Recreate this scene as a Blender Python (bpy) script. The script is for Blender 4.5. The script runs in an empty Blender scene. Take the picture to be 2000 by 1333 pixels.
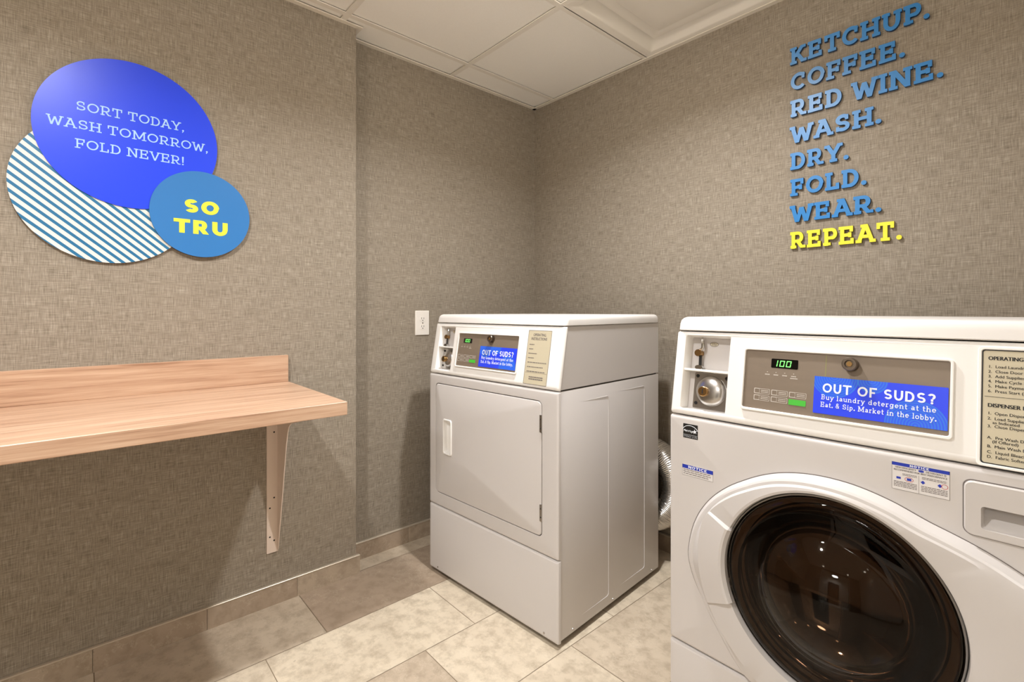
import bpy, bmesh, math, random
from mathutils import Vector, Matrix
random.seed(7)
SC = bpy.context.scene
COL = SC.collection
PI = math.pi

# ------------------------------------------------------------------ camera
CAM_H = 1.12
FPX, HY, YAW = 946.2, 606.4, math.radians(48.44)
cam_data = bpy.data.cameras.new('camera')
cam = bpy.data.objects.new('camera', cam_data)
COL.objects.link(cam)
cam.location = (0, 0, CAM_H)
cam.rotation_euler = (PI / 2, 0, YAW)
cam_data.sensor_width = 36
cam_data.sensor_fit = 'HORIZONTAL'
cam_data.lens = FPX / 2000 * 36
cam_data.shift_y = -(1333 / 2 - HY) / 2000
cam_data.clip_start = 0.02
SC.camera = cam

# ------------------------------------------------------------------ world, exposure
world = bpy.data.worlds.new('world')
SC.world = world
world.use_nodes = True
world.node_tree.nodes['Background'].inputs[0].default_value = (0.9, 0.95, 1, 1)
world.node_tree.nodes['Background'].inputs[1].default_value = 0.0
SC.view_settings.view_transform = 'Standard'
SC.view_settings.look = 'None'
SC.view_settings.gamma = 1
SC.view_settings.use_curve_mapping = False
SC.view_settings.exposure = 0.14

# room dimensions (metres)
ZC = 2.325                       # ceiling
XN, XB = -2.09, -1.988           # niche wall, bumped-out wall
YE = 0.873                       # where the bumped-out wall ends
YB = 2.034                       # back wall
XR, YF = 1.5, -1.9              # right wall, wall behind the photographer

# ------------------------------------------------------------------ lights (two ceiling downlights, then four unseen lights added as soft fill)
DOWN_AND_FILL_LIGHTS = [(-0.91, -0.20, 18.5, 150), (-0.91, 1.09, 18.5, 150), (-0.91, -1.60, 3.5, 100), (0.62, -1.60, 3.5, 100), (1.22, -0.60, 3.5, 100), (1.22, 0.60, 3.5, 100)]
def area(name, loc, size, power, color, shape='DISK', sy=None):
    l = bpy.data.lights.new(name, 'AREA')
    l.shape = shape
    l.size = size
    if sy: l.size_y = sy
    l.energy = power
    l.color = color
    o = bpy.data.objects.new(name, l)
    o.location = loc
    COL.objects.link(o)
    return o
WARM = (0.98, 0.985, 1.0)
for i, (x, y, p, sp) in enumerate(DOWN_AND_FILL_LIGHTS):
    area('downlight_or_fill_glow', (x, y, ZC - 0.056), 0.09, p, WARM).data.spread = math.radians(sp)

# ------------------------------------------------------------------ materials
def lin(c):
    return tuple(((v / 255) / 12.92 if v / 255 <= 0.04045 else ((v / 255 + 0.055) / 1.055) ** 2.4) for v in c) + (1.0,)
class NT:
    def __init__(s, name):
        s.m = bpy.data.materials.new(name)
        s.m.use_nodes = True
        s.t = s.m.node_tree
        s.p = s.t.nodes['Principled BSDF']
    def n(s, typ, **kw):
        x = s.t.nodes.new(typ)
        for k, v in kw.items():
            if k.startswith('i_'):
                x.inputs[int(k[2:])].default_value = v
            else:
                setattr(x, k, v)
        return x
    def l(s, a, b): s.t.links.new(a, b)
    def math(s, op, a, b=None, c=None):
        x = s.n('ShaderNodeMath', operation=op)
        for i, v in enumerate((a, b, c)):
            if v is None: continue
            if isinstance(v, (int, float)): x.inputs[i].default_value = v
            else: s.l(v, x.inputs[i])
        return x.outputs[0]
    def mix(s, f, a, b, mode='MIX'):
        x = s.n('ShaderNodeMix', data_type='RGBA', blend_type=mode)
        for sock, v in ((x.inputs[0], f), (x.inputs[6], a), (x.inputs[7], b)):
            if isinstance(v, (int, float)): sock.default_value = v
            elif isinstance(v, tuple): sock.default_value = v
            else: s.l(v, sock)
        return x.outputs[2]
    def noise(s, vec, scale, detail=2, rough=0.5):
        x = s.n('ShaderNodeTexNoise')
        x.inputs['Scale'].default_value = scale
        x.inputs['Detail'].default_value = detail
        x.inputs['Roughness'].default_value = rough
        s.l(vec, x.inputs['Vector'])
        return x.outputs[0]
    def ramp(s, f, stops):
        x = s.n('ShaderNodeValToRGB')
        e = x.color_ramp.elements
        while len(e) < len(stops): e.new(0.5)
        for i, (p, c) in enumerate(stops):
            e[i].position = p
            e[i].color = c
        s.l(f, x.inputs[0])
        return x.outputs[0]
    def comb(s, x, y, z):
        c = s.n('ShaderNodeCombineXYZ')
        for i, v in enumerate((x, y, z)):
            if isinstance(v, (int, float)): c.inputs[i].default_value = v
            else: s.l(v, c.inputs[i])
        return c.outputs[0]
    def obj(s):
        tc = s.n('ShaderNodeTexCoord')
        sp = s.n('ShaderNodeSeparateXYZ')
        s.l(tc.outputs['Object'], sp.inputs[0])
        return tc.outputs['Object'], sp.outputs
    def bump(s, h, strength=0.3, dist=0.002):
        b = s.n('ShaderNodeBump')
        b.inputs['Strength'].default_value = strength
        b.inputs['Distance'].default_value = dist
        s.l(h, b.inputs['Height'])
        s.l(b.outputs[0], s.p.inputs['Normal'])
    def base(s, c):
        if isinstance(c, tuple): s.p.inputs['Base Color'].default_value = c
        else: s.l(c, s.p.inputs['Base Color'])
def plain(name, rgb, rough=0.5, metal=0.0, spec=0.5, coat=0.0, var=0.03):
    m = NT(name)
    if var:
        v, _ = m.obj()
        f = m.noise(v, 9, 3)
        c = lin(rgb)
        d = tuple(x * (1 - var * 2) for x in c[:3]) + (1,)
        m.base(m.mix(f, d, c))
    else:
        m.base(lin(rgb))
    m.p.inputs['Roughness'].default_value = rough
    m.p.inputs['Metallic'].default_value = metal
    m.p.inputs['Specular IOR Level'].default_value = spec
    m.p.inputs['Coat Weight'].default_value = coat
    m.p.inputs['Coat Roughness'].default_value = 0.08
    return m.m
def emit(name, rgb, strength):
    m = NT(name)
    m.base((0, 0, 0, 1))
    m.p.inputs['Emission Color'].default_value = lin(rgb)
    m.p.inputs['Emission Strength'].default_value = strength
    return m.m

def mat_wallpaper():
    m = NT('woven_wallpaper')
    v, s = m.obj()
    h = m.math('ADD', s[0], s[1])
    nv = m.noise(m.comb(m.math('MULTIPLY', h, 430), m.math('MULTIPLY', s[2], 24), 0), 1, 2, 0.6)
    nh = m.noise(m.comb(m.math('MULTIPLY', h, 24), m.math('MULTIPLY', s[2], 420), 5), 1, 2, 0.6)
    nb = m.noise(m.comb(m.math('MULTIPLY', h, 7), m.math('MULTIPLY', s[2], 45), 9), 1, 3, 0.6)
    nc = m.noise(v, 2.2, 3)
    t = m.math('ADD', m.math('MULTIPLY', nv, 0.46), m.math('MULTIPLY', nh, 0.44))
    t = m.math('ADD', t, m.math('MULTIPLY', nb, 0.10))
    c = m.ramp(t, [(0.33, lin((102, 94, 82))), (0.44, lin((132, 123, 109))), (0.53, lin((150, 140, 126))), (0.66, lin((178, 169, 154)))])
    c = m.mix(m.math('MULTIPLY', nc, 0.35), c, lin((148, 134, 118)))
    m.base(c)
    m.p.inputs['Roughness'].default_value = 0.75
    m.p.inputs['Specular IOR Level'].default_value = 0.25
    m.bump(t, 0.35, 0.0015)
    return m.m
def mat_tile(name, rough=0.38):
    m = NT(name)
    v, s = m.obj()
    at = m.n('ShaderNodeAttribute', attribute_name='tone')
    sp = m.n('ShaderNodeSeparateColor')
    m.l(at.outputs['Color'], sp.inputs[0])
    off = m.comb(m.math('MULTIPLY', sp.outputs[1], 37), m.math('MULTIPLY', sp.outputs[2], 21), 0)
    vv = m.n('ShaderNodeVectorMath', operation='ADD')
    m.l(v, vv.inputs[0]); m.l(off, vv.inputs[1])
    vs = vv.outputs[0]
    n1 = m.noise(vs, 5.5, 6, 0.62)
    n2 = m.noise(vs, 22, 5, 0.65)
    n3 = m.noise(vs, 3.1, 7, 0.7)
    base = m.mix(sp.outputs[0], lin((166, 147, 128)), lin((216, 203, 181)))
    c = m.mix(m.ramp(n1, [(0.32, (0, 0, 0, 1)), (0.66, (1, 1, 1, 1))]), m.mix(0.32, base, lin((142, 124, 104))), base)
    c = m.mix(m.ramp(n2, [(0.35, (0.35, 0.35, 0.35, 1)), (0.55, (0, 0, 0, 1))]), c, lin((128, 112, 92)))
    vein = m.math('ABSOLUTE', m.math('SUBTRACT', n3, 0.5))
    c = m.mix(m.ramp(vein, [(0.0, (0.16, 0.16, 0.16, 1)), (0.008, (0, 0, 0, 1))]), c, lin((236, 226, 205)))
    spk = m.noise(vs, 60, 3, 0.6)
    spm = m.math('MULTIPLY', m.ramp(spk, [(0.27, (1, 1, 1, 1)), (0.34, (0, 0, 0, 1))]), m.ramp(n1, [(0.45, (0, 0, 0, 1)), (0.6, (1, 1, 1, 1))]))
    c = m.mix(m.math('MULTIPLY', spm, 0.5), c, lin((110, 95, 78)))
    m.base(c)
    m.p.inputs['Roughness'].default_value = rough
    m.bump(n2, 0.08, 0.002)
    return m.m
def mat_wood():
    m = NT('light_oak_laminate')
    v, s = m.obj()
    g = m.noise(m.comb(m.math('MULTIPLY', s[0], 60), m.math('MULTIPLY', s[1], 2.4), m.math('MULTIPLY', s[2], 75)), 1, 5, 0.62)
    g2 = m.noise(m.comb(m.math('MULTIPLY', s[0], 300), m.math('MULTIPLY', s[1], 9), m.math('MULTIPLY', s[2], 300)), 1, 2, 0.5)
    t = m.math('ADD', m.math('MULTIPLY', g, 0.75), m.math('MULTIPLY', g2, 0.25))
    m.base(m.ramp(t, [(0.33, lin((156, 119, 94))), (0.46, lin((187, 151, 124))), (0.6, lin((202, 169, 142))), (0.75, lin((214, 184, 158)))]))
    m.p.inputs['Roughness'].default_value = 0.36
    m.bump(t, 0.12, 0.001)
    return m.m
def mat_stripes():
    m = NT('striped_print')
    v, s = m.obj()
    a = math.radians(40.25)
    d = m.math('ADD', m.math('MULTIPLY', s[1], math.sin(a)), m.math('MULTIPLY', s[2], math.cos(a)))
    f = m.math('FRACT', m.math('ADD', m.math('DIVIDE', d, 0.01945), 0.05))
    m.base(m.mix(m.math('LESS_THAN', f, 0.44), lin((222, 222, 216)), lin((30, 108, 152))))
    m.p.inputs['Roughness'].default_value = 0.4
    return m.m
def mat_sticker():
    m = NT('blue_swirl_print')
    tc = m.n('ShaderNodeTexCoord')
    sp = m.n('ShaderNodeSeparateXYZ')
    m.l(tc.outputs['UV'], sp.inputs[0])
    u, v = sp.outputs[0], sp.outputs[1]
    tot = 0.0
    for cx, cy, r in ((0.17, 1.02, 0.2), (0.47, 1.0, 0.12), (0.79, 0.02, 0.22)):
        dx = m.math('SUBTRACT', u, cx)
        dy = m.math('MULTIPLY', m.math('SUBTRACT', v, cy), 0.36)
        d = m.math('SQRT', m.math('ADD', m.math('MULTIPLY', dx, dx), m.math('MULTIPLY', dy, dy)))
        w = m.math('ADD', m.math('MULTIPLY', m.math('SINE', m.math('MULTIPLY', d, 300)), 0.35), 0.5)
        k = m.math('MULTIPLY', w, m.math('LESS_THAN', d, r))
        tot = m.math('ADD', k, tot) if not isinstance(tot, float) else k
    m.base(m.mix(m.math('MINIMUM', tot, 1.0), lin((38, 66, 236)), lin((44, 124, 226))))
    m.p.inputs['Roughness'].default_value = 0.35
    return m.m
def mat_ceiling():
    m = NT('white_ceiling_tile')
    v, s = m.obj()
    n1 = m.noise(v, 180, 3, 0.6)
    m.base(m.mix(n1, lin((243, 239, 231)), lin((250, 247, 240))))
    m.p.inputs['Roughness'].default_value = 0.9
    m.p.inputs['Specular IOR Level'].default_value = 0.1
    m.bump(n1, 0.08, 0.001)
    return m.m
def mat_tinted():
    m = NT('dark_tinted_door_glass')
    t = m.t
    tr = m.n('ShaderNodeBsdfTransparent')
    tr.inputs[0].default_value = (0.25, 0.205, 0.172, 1)
    gl = m.n('ShaderNodeBsdfGlossy')
    gl.inputs['Roughness'].default_value = 0.015
    gl.inputs['Color'].default_value = (1, 0.96, 0.92, 1)
    fr = m.n('ShaderNodeFresnel')
    fr.inputs['IOR'].default_value = 1.25
    mx = m.n('ShaderNodeMixShader')
    m.l(fr.outputs[0], mx.inputs[0]); m.l(tr.outputs[0], mx.inputs[1]); m.l(gl.outputs[0], mx.inputs[2])
    out = [n for n in t.nodes if n.type == 'OUTPUT_MATERIAL'][0]
    m.l(mx.outputs[0], out.inputs[0])
    return m.m
def mat_brushed():
    m = NT('taupe_control_film')
    v, s = m.obj()
    n1 = m.noise(m.comb(m.math('MULTIPLY', s[0], 10), m.math('MULTIPLY', s[1], 10), m.math('MULTIPLY', s[2], 40)), 1, 4)
    m.base(m.mix(n1, lin((118, 104, 90)), lin((136, 122, 106))))
    m.p.inputs['Roughness'].default_value = 0.42
    m.p.inputs['Metallic'].default_value = 0.15
    return m.m

M = dict(
    wall=mat_wallpaper(), tile=mat_tile('stone_look_porcelain'), wood=mat_wood(), stripes=mat_stripes(),
    sticker=mat_sticker(), ceil=mat_ceiling(), glass=mat_tinted(), film=mat_brushed(),
    white=plain('white_enamel', (206, 201, 198), 0.34, coat=0.10, var=0.008),
    plastic=plain('white_plastic', (238, 235, 231), 0.33, var=0.008),
    lidp=plain('white_lid_enamel', (224, 220, 216), 0.33, var=0.008),
    doorplastic=plain('grey_white_door_plastic', (202, 197, 194), 0.30, var=0.008),
    inner=plain('grey_white_plastic', (200, 194, 190), 0.4, var=0.02),
    dark=plain('dark_shadow_gap', (30, 26, 24), 0.8),
    black=plain('gloss_black_plastic', (10, 9, 9), 0.06, spec=0.6, var=0),
    blackmat=plain('black_print', (20, 18, 18), 0.5),
    grey=plain('grey_print', (116, 108, 104), 0.6),
    paleprint=plain('pale_grey_print', (196, 188, 178), 0.6),
    grout=plain('taupe_grout', (150, 132, 110), 0.9),
    trimw=plain('white_painted_trim', (232, 224, 210), 0.55),
    tbar=plain('ceiling_grid_paint', (238, 232, 221), 0.6),
    edge=plain('brushed_edge_trim', (206, 194, 176), 0.35, metal=0.4),
    bracket=plain('cream_painted_steel', (226, 208, 194), 0.4),
    chrome=plain('chrome', (205, 203, 200), 0.14, metal=1.0),
    steel=plain('satin_steel', (188, 184, 180), 0.26, metal=1.0),
    darksteel=plain('dark_steel', (120, 108, 96), 0.3, metal=1.0),
    brass=plain('brass', (176, 140, 92), 0.25, metal=1.0),
    foil=plain('aluminium_foil_duct', (206, 202, 196), 0.24, metal=1.0),
    blue=plain('cobalt_print', (26, 66, 236), 0.34, var=0.01),
    teal=plain('sky_blue_print', (46, 118, 186), 0.36, var=0.01),
    letterblue=plain('blue_acrylic', (38, 124, 192), 0.38, var=0.02),
    letteryel=plain('yellow_acrylic', (240, 228, 60), 0.35, var=0.02),
    blueshade=plain('shaded_blue_letter_edge', (26, 66, 104), 0.5),
    yelshade=plain('shaded_yellow_letter_edge', (150, 138, 52), 0.5),
    filmedge=plain('green_film_edge', (142, 146, 78), 0.5),
    paleblue=plain('pale_blue_print', (168, 206, 242), 0.5, var=0),
    yellow=plain('yellow_print', (232, 230, 62), 0.5, var=0),
    whiteprint=plain('white_print', (236, 240, 248), 0.5, var=0),
    beige=plain('beige_label', (196, 186, 160), 0.5),
    paper=plain('white_sticker', (226, 222, 220), 0.5),
    navy=plain('blue_header_print', (32, 56, 176), 0.45),
    red=plain('red_print', (196, 60, 70), 0.5),
    greenp=plain('green_print', (70, 120, 90), 0.5),
    greenbtn=emit('lit_green_button', (84, 214, 60), 0.75),
    led=emit('green_led', (120, 255, 110), 2.2),
    ledglow=plain('dark_green_display', (10, 40, 12), 0.15),
    lens=emit('lamp_lens', (255, 246, 232), 130.0),
    lensfill=emit('fill_lamp_lens', (255, 246, 232), 20.0),
    board=plain('sign_board_edge', (70, 58, 48), 0.7),
    pale=plain('pale_corridor_paint', (232, 226, 214), 0.8),
    darkpanel=plain('dark_brown_panel', (34, 26, 22), 0.6),
    bowl=plain('smoky_bowl', (150, 134, 118), 0.05, metal=1.0, var=0),
    outlet=plain('outlet_white', (236, 230, 222), 0.35, var=0.01),
)

# ------------------------------------------------------------------ helpers
class Fr:
    """a drawing plane: x to the right, y up, n out of the surface"""
    def __init__(s, o, X, Y, N):
        s.o, s.X, s.Y, s.N = Vector(o), Vector(X), Vector(Y), Vector(N)
    def __call__(s, x, y, n=0.0):
        return s.o + s.X * x + s.Y * y + s.N * n
def rr(x0, x1, y0, y1, r, k=5):
    r = max(min(r, (x1 - x0) / 2 - 1e-5, (y1 - y0) / 2 - 1e-5), 1e-5)
    pts = []
    for cx, cy, a0 in ((x1 - r, y1 - r, 0), (x0 + r, y1 - r, 90), (x0 + r, y0 + r, 180), (x1 - r, y0 + r, 270)):
        for i in range(k + 1):
            a = math.radians(a0 + 90 * i / k)
            pts.append((cx + r * math.cos(a), cy + r * math.sin(a)))
    return pts
def circ(cx, cy, r, n=32, ry=None):
    ry = r if ry is None else ry
    return [(cx + r * math.cos(2 * PI * i / n), cy + ry * math.sin(2 * PI * i / n)) for i in range(n)]
def loft(bm, loops, cap0=False, cap1=True, closed=True):
    rows = [[bm.verts.new(p) for p in l] for l in loops]
    n = len(rows[0])
    for a, b in zip(rows, rows[1:]):
        for i in range(n if closed else n - 1):
            j = (i + 1) % n
            try: bm.faces.new((a[i], a[j], b[j], b[i]))
            except ValueError: pass
    if cap0: bm.faces.new(list(reversed(rows[0])))
    if cap1: bm.faces.new(rows[-1])
    return rows
def floop(f, pts, n):
    return [f(x, y, n) for x, y in pts]
def prism(bm, f, pts, n0, n1):
    loft(bm, [floop(f, pts, n0), floop(f, pts, n1)], True, True)
def box(bm, x0, x1, y0, y1, z0, z1, r=0.0, seg=2):
    vs = [bm.verts.new(p) for p in ((x0, y0, z0), (x1, y0, z0), (x1, y1, z0), (x0, y1, z0), (x0, y0, z1), (x1, y0, z1), (x1, y1, z1), (x0, y1, z1))]
    fs = [bm.faces.new([vs[i] for i in q]) for q in ((3, 2, 1, 0), (4, 5, 6, 7), (0, 1, 5, 4), (1, 2, 6, 5), (2, 3, 7, 6), (3, 0, 4, 7))]
    if r > 0:
        es = list({e for f in fs for e in f.edges})
        bmesh.ops.bevel(bm, geom=es, offset=r, segments=seg, profile=0.5, affect='EDGES')
def tube(bm, pts, rad, n=10, cap=True):
    pts = [Vector(p) for p in pts]
    loops = []
    ref = None
    for i, p in enumerate(pts):
        d = (pts[min(i + 1, len(pts) - 1)] - pts[max(i - 1, 0)]).normalized()
        if ref is None:
            ref = Vector((0, 0, 1)) if abs(d.z) < 0.9 else Vector((1, 0, 0))
        a = (ref - d * ref.dot(d)).normalized()
        ref = a
        b = d.cross(a)
        r = rad(i) if callable(rad) else rad
        loops.append([p + a * (r * math.cos(2 * PI * k / n)) + b * (r * math.sin(2 * PI * k / n)) for k in range(n)])
    loft(bm, loops, cap, cap)
def build(name, bm, mat, parent=None, sharp=32, inv=None, label=None):
    bmesh.ops.recalc_face_normals(bm, faces=bm.faces)
    me = bpy.data.meshes.new(name)
    bm.to_mesh(me)
    bm.free()
    for p in me.polygons: p.use_smooth = True
    me.set_sharp_from_angle(angle=math.radians(sharp))
    mats = mat if isinstance(mat, (list, tuple)) else [mat]
    for m in mats: me.materials.append(m)
    o = bpy.data.objects.new(name, me)
    COL.objects.link(o)
    if parent:
        o.parent = parent
        if parent.type == 'EMPTY' and parent.get('_w'):
            o.matrix_parent_inverse = Matrix.Translation(parent.location).inverted()
    if label: o['label'] = label
    return o
def nb(): return bmesh.new()
def thing(name, label, cat, loc=(0, 0, 0), rz=0.0, group=None, world=False):
    o = bpy.data.objects.new(name, None)
    o.empty_display_size = 0.1
    COL.objects.link(o)
    o.location = loc
    o.rotation_euler = (0, 0, rz)
    if world: o['_w'] = 1
    o['label'] = label
    o['category'] = cat
    if group: o['group'] = group
    return o
def tag(o, label, cat, group=None):
    o['label'] = label; o['category'] = cat
    if group: o['group'] = group
    return o
def struct(name, bm, mat, parent=None, sharp=32):
    o = build(name, bm, mat, parent, sharp)
    o['kind'] = 'structure'
    return o

# ------------------------------------------------------------------ lettering
def seg(x0, y0, x1, y1, w):
    dx, dy = x1 - x0, y1 - y0
    L = math.hypot(dx, dy)
    nx, ny = -dy / L * w / 2, dx / L * w / 2
    return [[(x0 + nx, y0 + ny), (x0 - nx, y0 - ny), (x1 - nx, y1 - ny), (x1 + nx, y1 + ny)]]
def diag(x0, y0, x1, y1, w):
    L = math.hypot(x1 - x0, y1 - y0)
    h = w / 2 * L / abs(y1 - y0)
    return [[(x0 - h, y0), (x0 + h, y0), (x1 + h, y1), (x1 - h, y1)]]
def arc(cx, cy, rx, ry, a0, a1, w):
    k = max(6, int(abs(a1 - a0) / 11))
    out = []
    P = []
    for i in range(k + 1):
        a = math.radians(a0 + (a1 - a0) * i / k)
        P.append(((cx + (rx + w / 2) * math.cos(a), cy + (ry + w / 2) * math.sin(a)), (cx + (rx - w / 2) * math.cos(a), cy + (ry - w / 2) * math.sin(a))))
    for p, q in zip(P, P[1:]):
        out.append([p[0], q[0], q[1], p[1]])
    return out
def rect(x0, x1, y0, y1): return [[(x0, y0), (x1, y0), (x1, y1), (x0, y1)]]
LOWER = 'adeghiklnoprtuyb&mB'
def lower(ch, w):
    """slab lower case, x-height 0.66"""
    X, h, s, P = 0.66, w / 2, w * 0.8, []
    def V(x, y0, y1): P.extend(rect(x - h, x + h, y0, y1))
    def H(x0, x1, y): P.extend(rect(x0, x1, y, y + s))
    def O(cx, rx=.27): P.extend(arc(cx, X / 2, rx - h, X / 2 + .01 - h, 0, 360, w))
    A = .7
    if ch == 'a':
        P.extend(arc(.29, .19, .23 - h, .20 - h, 0, 360, w)); V(.50, 0, .45); P.extend(arc(.30, .44, .20, .22 - h, 0, 150, w)); H(.5, .66, 0); A = .68
    elif ch in 'dpbg':
        O(.34)
        if ch == 'd': V(.58, 0, 1); H(.42, .58, 1 - s); H(.58, .74, 0); A = .78
        if ch == 'b': V(.12, 0, 1); H(.0, .12, 1 - s); A = .68; P[:] = P
        if ch == 'p': V(.12, -.30, X); H(.0, .12, X - s); H(-.02, .28, -.30); A = .70
        if ch == 'g': V(.58, -.1, X); H(.58, .72, X - s); P.extend(arc(.34, -.08, .24, .22 - h, -160, 0, w)); A = .74
    elif ch == 'e':
        P.extend(arc(.34, X / 2, .29 - h, X / 2 + .01 - h, 0, 320, w)); P.extend(rect(.08, .62, X / 2 - s / 2, X / 2 + s / 2)); A = .68
    elif ch == 'o': O(.34, .31); A = .70
    elif ch in 'hn':
        V(.16, 0, 1 if ch == 'h' else X); H(.02, .16, (1 if ch == 'h' else X) - s); H(.02, .30, 0); V(.56, 0, .4); P.extend(arc(.36, .40, .20, .27 - h, 0, 180, w)); H(.44, .70, 0); A = .74
    elif ch == 'u':
        V(.15, .26, X); H(.0, .15, X - s); V(.55, 0, X); H(.42, .55, X - s); P.extend(arc(.35, .26, .20, .27 - h, 180, 360, w)); H(.55, .69, 0); A = .72
    elif ch == 'i':
        V(.19, 0, X); H(.04, .19, X - s); H(.02, .36, 0); P.append(circ(.19, .88, .085, 14)); A = .40
    elif ch == 'l':
        V(.19, 0, 1); H(.04, .19, 1 - s); H(.02, .36, 0); A = .40
    elif ch == 'k':
        V(.16, 0, 1); H(.02, .16, 1 - s); H(.02, .30, 0); P.extend(diag(.2, .25, .52, X, w)); P.extend(diag(.3, .36, .56, 0, w)); H(.42, .64, X - s); H(.46, .70, 0); A = .72
    elif ch == 'r':
        V(.17, 0, X); H(.03, .17, X - s); H(.03, .36, 0); P.extend(arc(.37, .38, .20, .29 - h, 60, 180, w)); A = .54
    elif ch == 't':
        V(.20, .16, .90); H(.04, .42, X - s); P.extend(arc(.34, .18, .14, .19 - h, 180, 300, w)); A = .48
    elif ch == 'y':
        P.extend(diag(.12, X, .36, .02, w)); P.extend(diag(.60, X, .22, -.32, w)); H(.0, .26, X - s); H(.48, .72, X - s); H(.06, .26, -.32); A = .72
    elif ch == '&':
        P.extend(arc(.34, .76, .19 - h * .6, .23 - h, 0, 360, w)); P.extend(arc(.30, .29, .27 - h * .6, .30 - h, 70, 330, w)); P.extend(diag(.26, .62, .68, 0, w)); P.extend(diag(.50, .14, .68, .48, w)); A = .80
    elif ch == 'B':
        V(.2, 0, 1); H(.03, .46, 1 - s); H(.2, .46, .5 - s / 2); H(.03, .46, 0)
        P.extend(arc(.44, .75 - s / 4, .22 - h, .25 - s * .25 - 0.0, -90, 90, w * .9)); P.extend(arc(.44, .25 + s / 4, .26 - h, .25 - s * .25, -90, 90, w * .9)); A = .80
    return A, P
def glyph(ch, w, slab):
    """(advance, polygons) for one capital of height 1; w is the stroke, slab adds slab serifs"""
    h = w / 2
    s = w * 0.82
    P = []
    def S(x, top, half=0.19, l=None, r=None):
        if slab:
            a, b = (half if l is None else l), (half if r is None else r)
            P.extend(rect(x - a, x + b, 1 - s, 1) if top else rect(x - a, x + b, 0, s))
    def T(x, y0, y1):
        if slab: P.extend(rect(x - s / 2, x + s / 2, y0, y1))
    def V(x, y0=0, y1=1): P.extend(rect(x - h, x + h, y0, y1))
    def Hb(x0, x1, y): P.extend(rect(x0, x1, y - h * 0.9, y + h * 0.9))
    b, t = h * 0.9, 1 - h * 0.9
    lx = 0.2 if slab else 0.06 + h
    d = lx - 0.2
    A = 0.9
    if ch == 'E':
        V(lx); S(lx, 1, .18, r=.1); S(lx, 0, .18, r=.1); Hb(lx, .74 + d, t); Hb(lx, .58 + d, .51); Hb(lx, .78 + d, b)
        T(.74 + d - s / 2, .68, 1); T(.78 + d - s / 2, 0, .32); T(.58 + d, .37, .65); A = .86 + d
    elif ch == 'F':
        V(lx); S(lx, 1, .18, r=.1); S(lx, 0, .19, r=.23); Hb(lx, .74 + d, t); Hb(lx, .58 + d, .49)
        T(.74 + d - s / 2, .66, 1); T(.58 + d, .34, .63); A = .80 + d
    elif ch == 'L':
        V(lx); S(lx, 1, .18, r=.2); S(lx, 0, .18, r=.1); Hb(lx, .72 + d, b); T(.72 + d - s / 2, 0, .36); A = .79 + d
    elif ch == 'T':
        V(.43); S(.43, 0, .21); Hb(.03, .83, t); T(.03 + s / 2, .66, 1); T(.83 - s / 2, .66, 1); A = .87
    elif ch == 'I':
        V(lx); S(lx, 1); S(lx, 0); A = .42 + 2 * d
    elif ch == 'H':
        V(lx); V(.76 + d); Hb(lx, .76 + d, .5)
        for q in (0, 1): S(lx, q); S(.76 + d, q)
        A = .97 + 2 * d
    elif ch == 'K':
        V(lx); S(lx, 1); S(lx, 0); P.extend(diag(.26 + d, .38, .74 + d, 1, w)); P.extend(diag(.42 + d, .56, .76 + d, 0, w))
        S(.74 + d, 1, .15); S(.78 + d, 0, .17); A = .96 + d
    elif ch == 'N':
        V(lx, 0, 1); V(.80 + d, 0, 1); P.extend(diag(.2 + d, 1, .80 + d, 0, w * 1.02)); S(lx, 1, .18, r=.05); S(lx, 0); S(.80 + d, 1); A = 1.0 + 2 * d
    elif ch == 'M':
        V(lx); V(1.0 + d); P.extend(diag(.2 + d, 1, .6 + d, .12, w)); P.extend(diag(.6 + d, .12, 1.0 + d, 1, w))
        S(lx, 0); S(1.0 + d, 0); S(lx, 1, .18, r=.05); S(1.0 + d, 1, .05, l=.05, r=.18); A = 1.2 + 2 * d
    elif ch == 'O':
        P.extend(arc(.5, .5, .46 - h, .51 - h, 0, 360, w)); A = 1.0
    elif ch == 'C':
        P.extend(arc(.5, .5, .46 - h, .51 - h, 42, 318, w)); T(.83 - s / 2, .62, .97); A = .90
    elif ch == 'U':
        V(lx, .4); V(.74 + d, .4); P.extend(arc(.47 + d, .42, .27, .43 - h, 180, 360, w)); S(lx, 1); S(.74 + d, 1); A = .94 + 2 * d
    elif ch == 'D':
        V(lx); Hb(lx - (.18 if slab else 0), .42 + d, t); Hb(lx - (.18 if slab else 0), .42 + d, b)
        P.extend(arc(.42 + d, .5, .42 - h, .5 - b, -90, 90, w)); A = .89 + d
    elif ch in 'PR':
        V(lx); Hb(lx - (.18 if slab else 0), .5 + d, t); Hb(lx, .5 + d, .44)
        P.extend(arc(.5 + d, (t + .44) / 2, .27 - h, (t - .44) / 2, -90, 90, w))
        if ch == 'P':
            S(lx, 0, .19, r=.23); A = .80 + d
        else:
            S(lx, 0, .18, r=.17); P.extend(diag(.44 + d, .44, .72 + d, 0, w)); S(.74 + d, 0, .05, l=.05, r=.17); A = .92 + d
    elif ch == 'S':
        P.extend(arc(.42, .75 - w / 4, .33 - h, .25 - w / 4, 32, 270, w)); P.extend(arc(.42, .25 + w / 4, .35 - h, .25 - w / 4, 90, -148, w))
        T(.71 - s / 2, .68, .98); T(.09 + s / 2, .02, .32); A = .82
    elif ch == 'A':
        P.extend(diag(.13, 0, .46, 1, w)); P.extend(diag(.79, 0, .46, 1, w)); Hb(.25, .67, .34); S(.13, 0, .15); S(.80, 0, .15); S(.46, 1, .24, r=.1); A = .93
    elif ch == 'V':
        P.extend(diag(.13, 1, .46, 0, w)); P.extend(diag(.79, 1, .46, 0, w)); S(.13, 1, .15); S(.79, 1, .15); A = .92
    elif ch == 'W':
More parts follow.
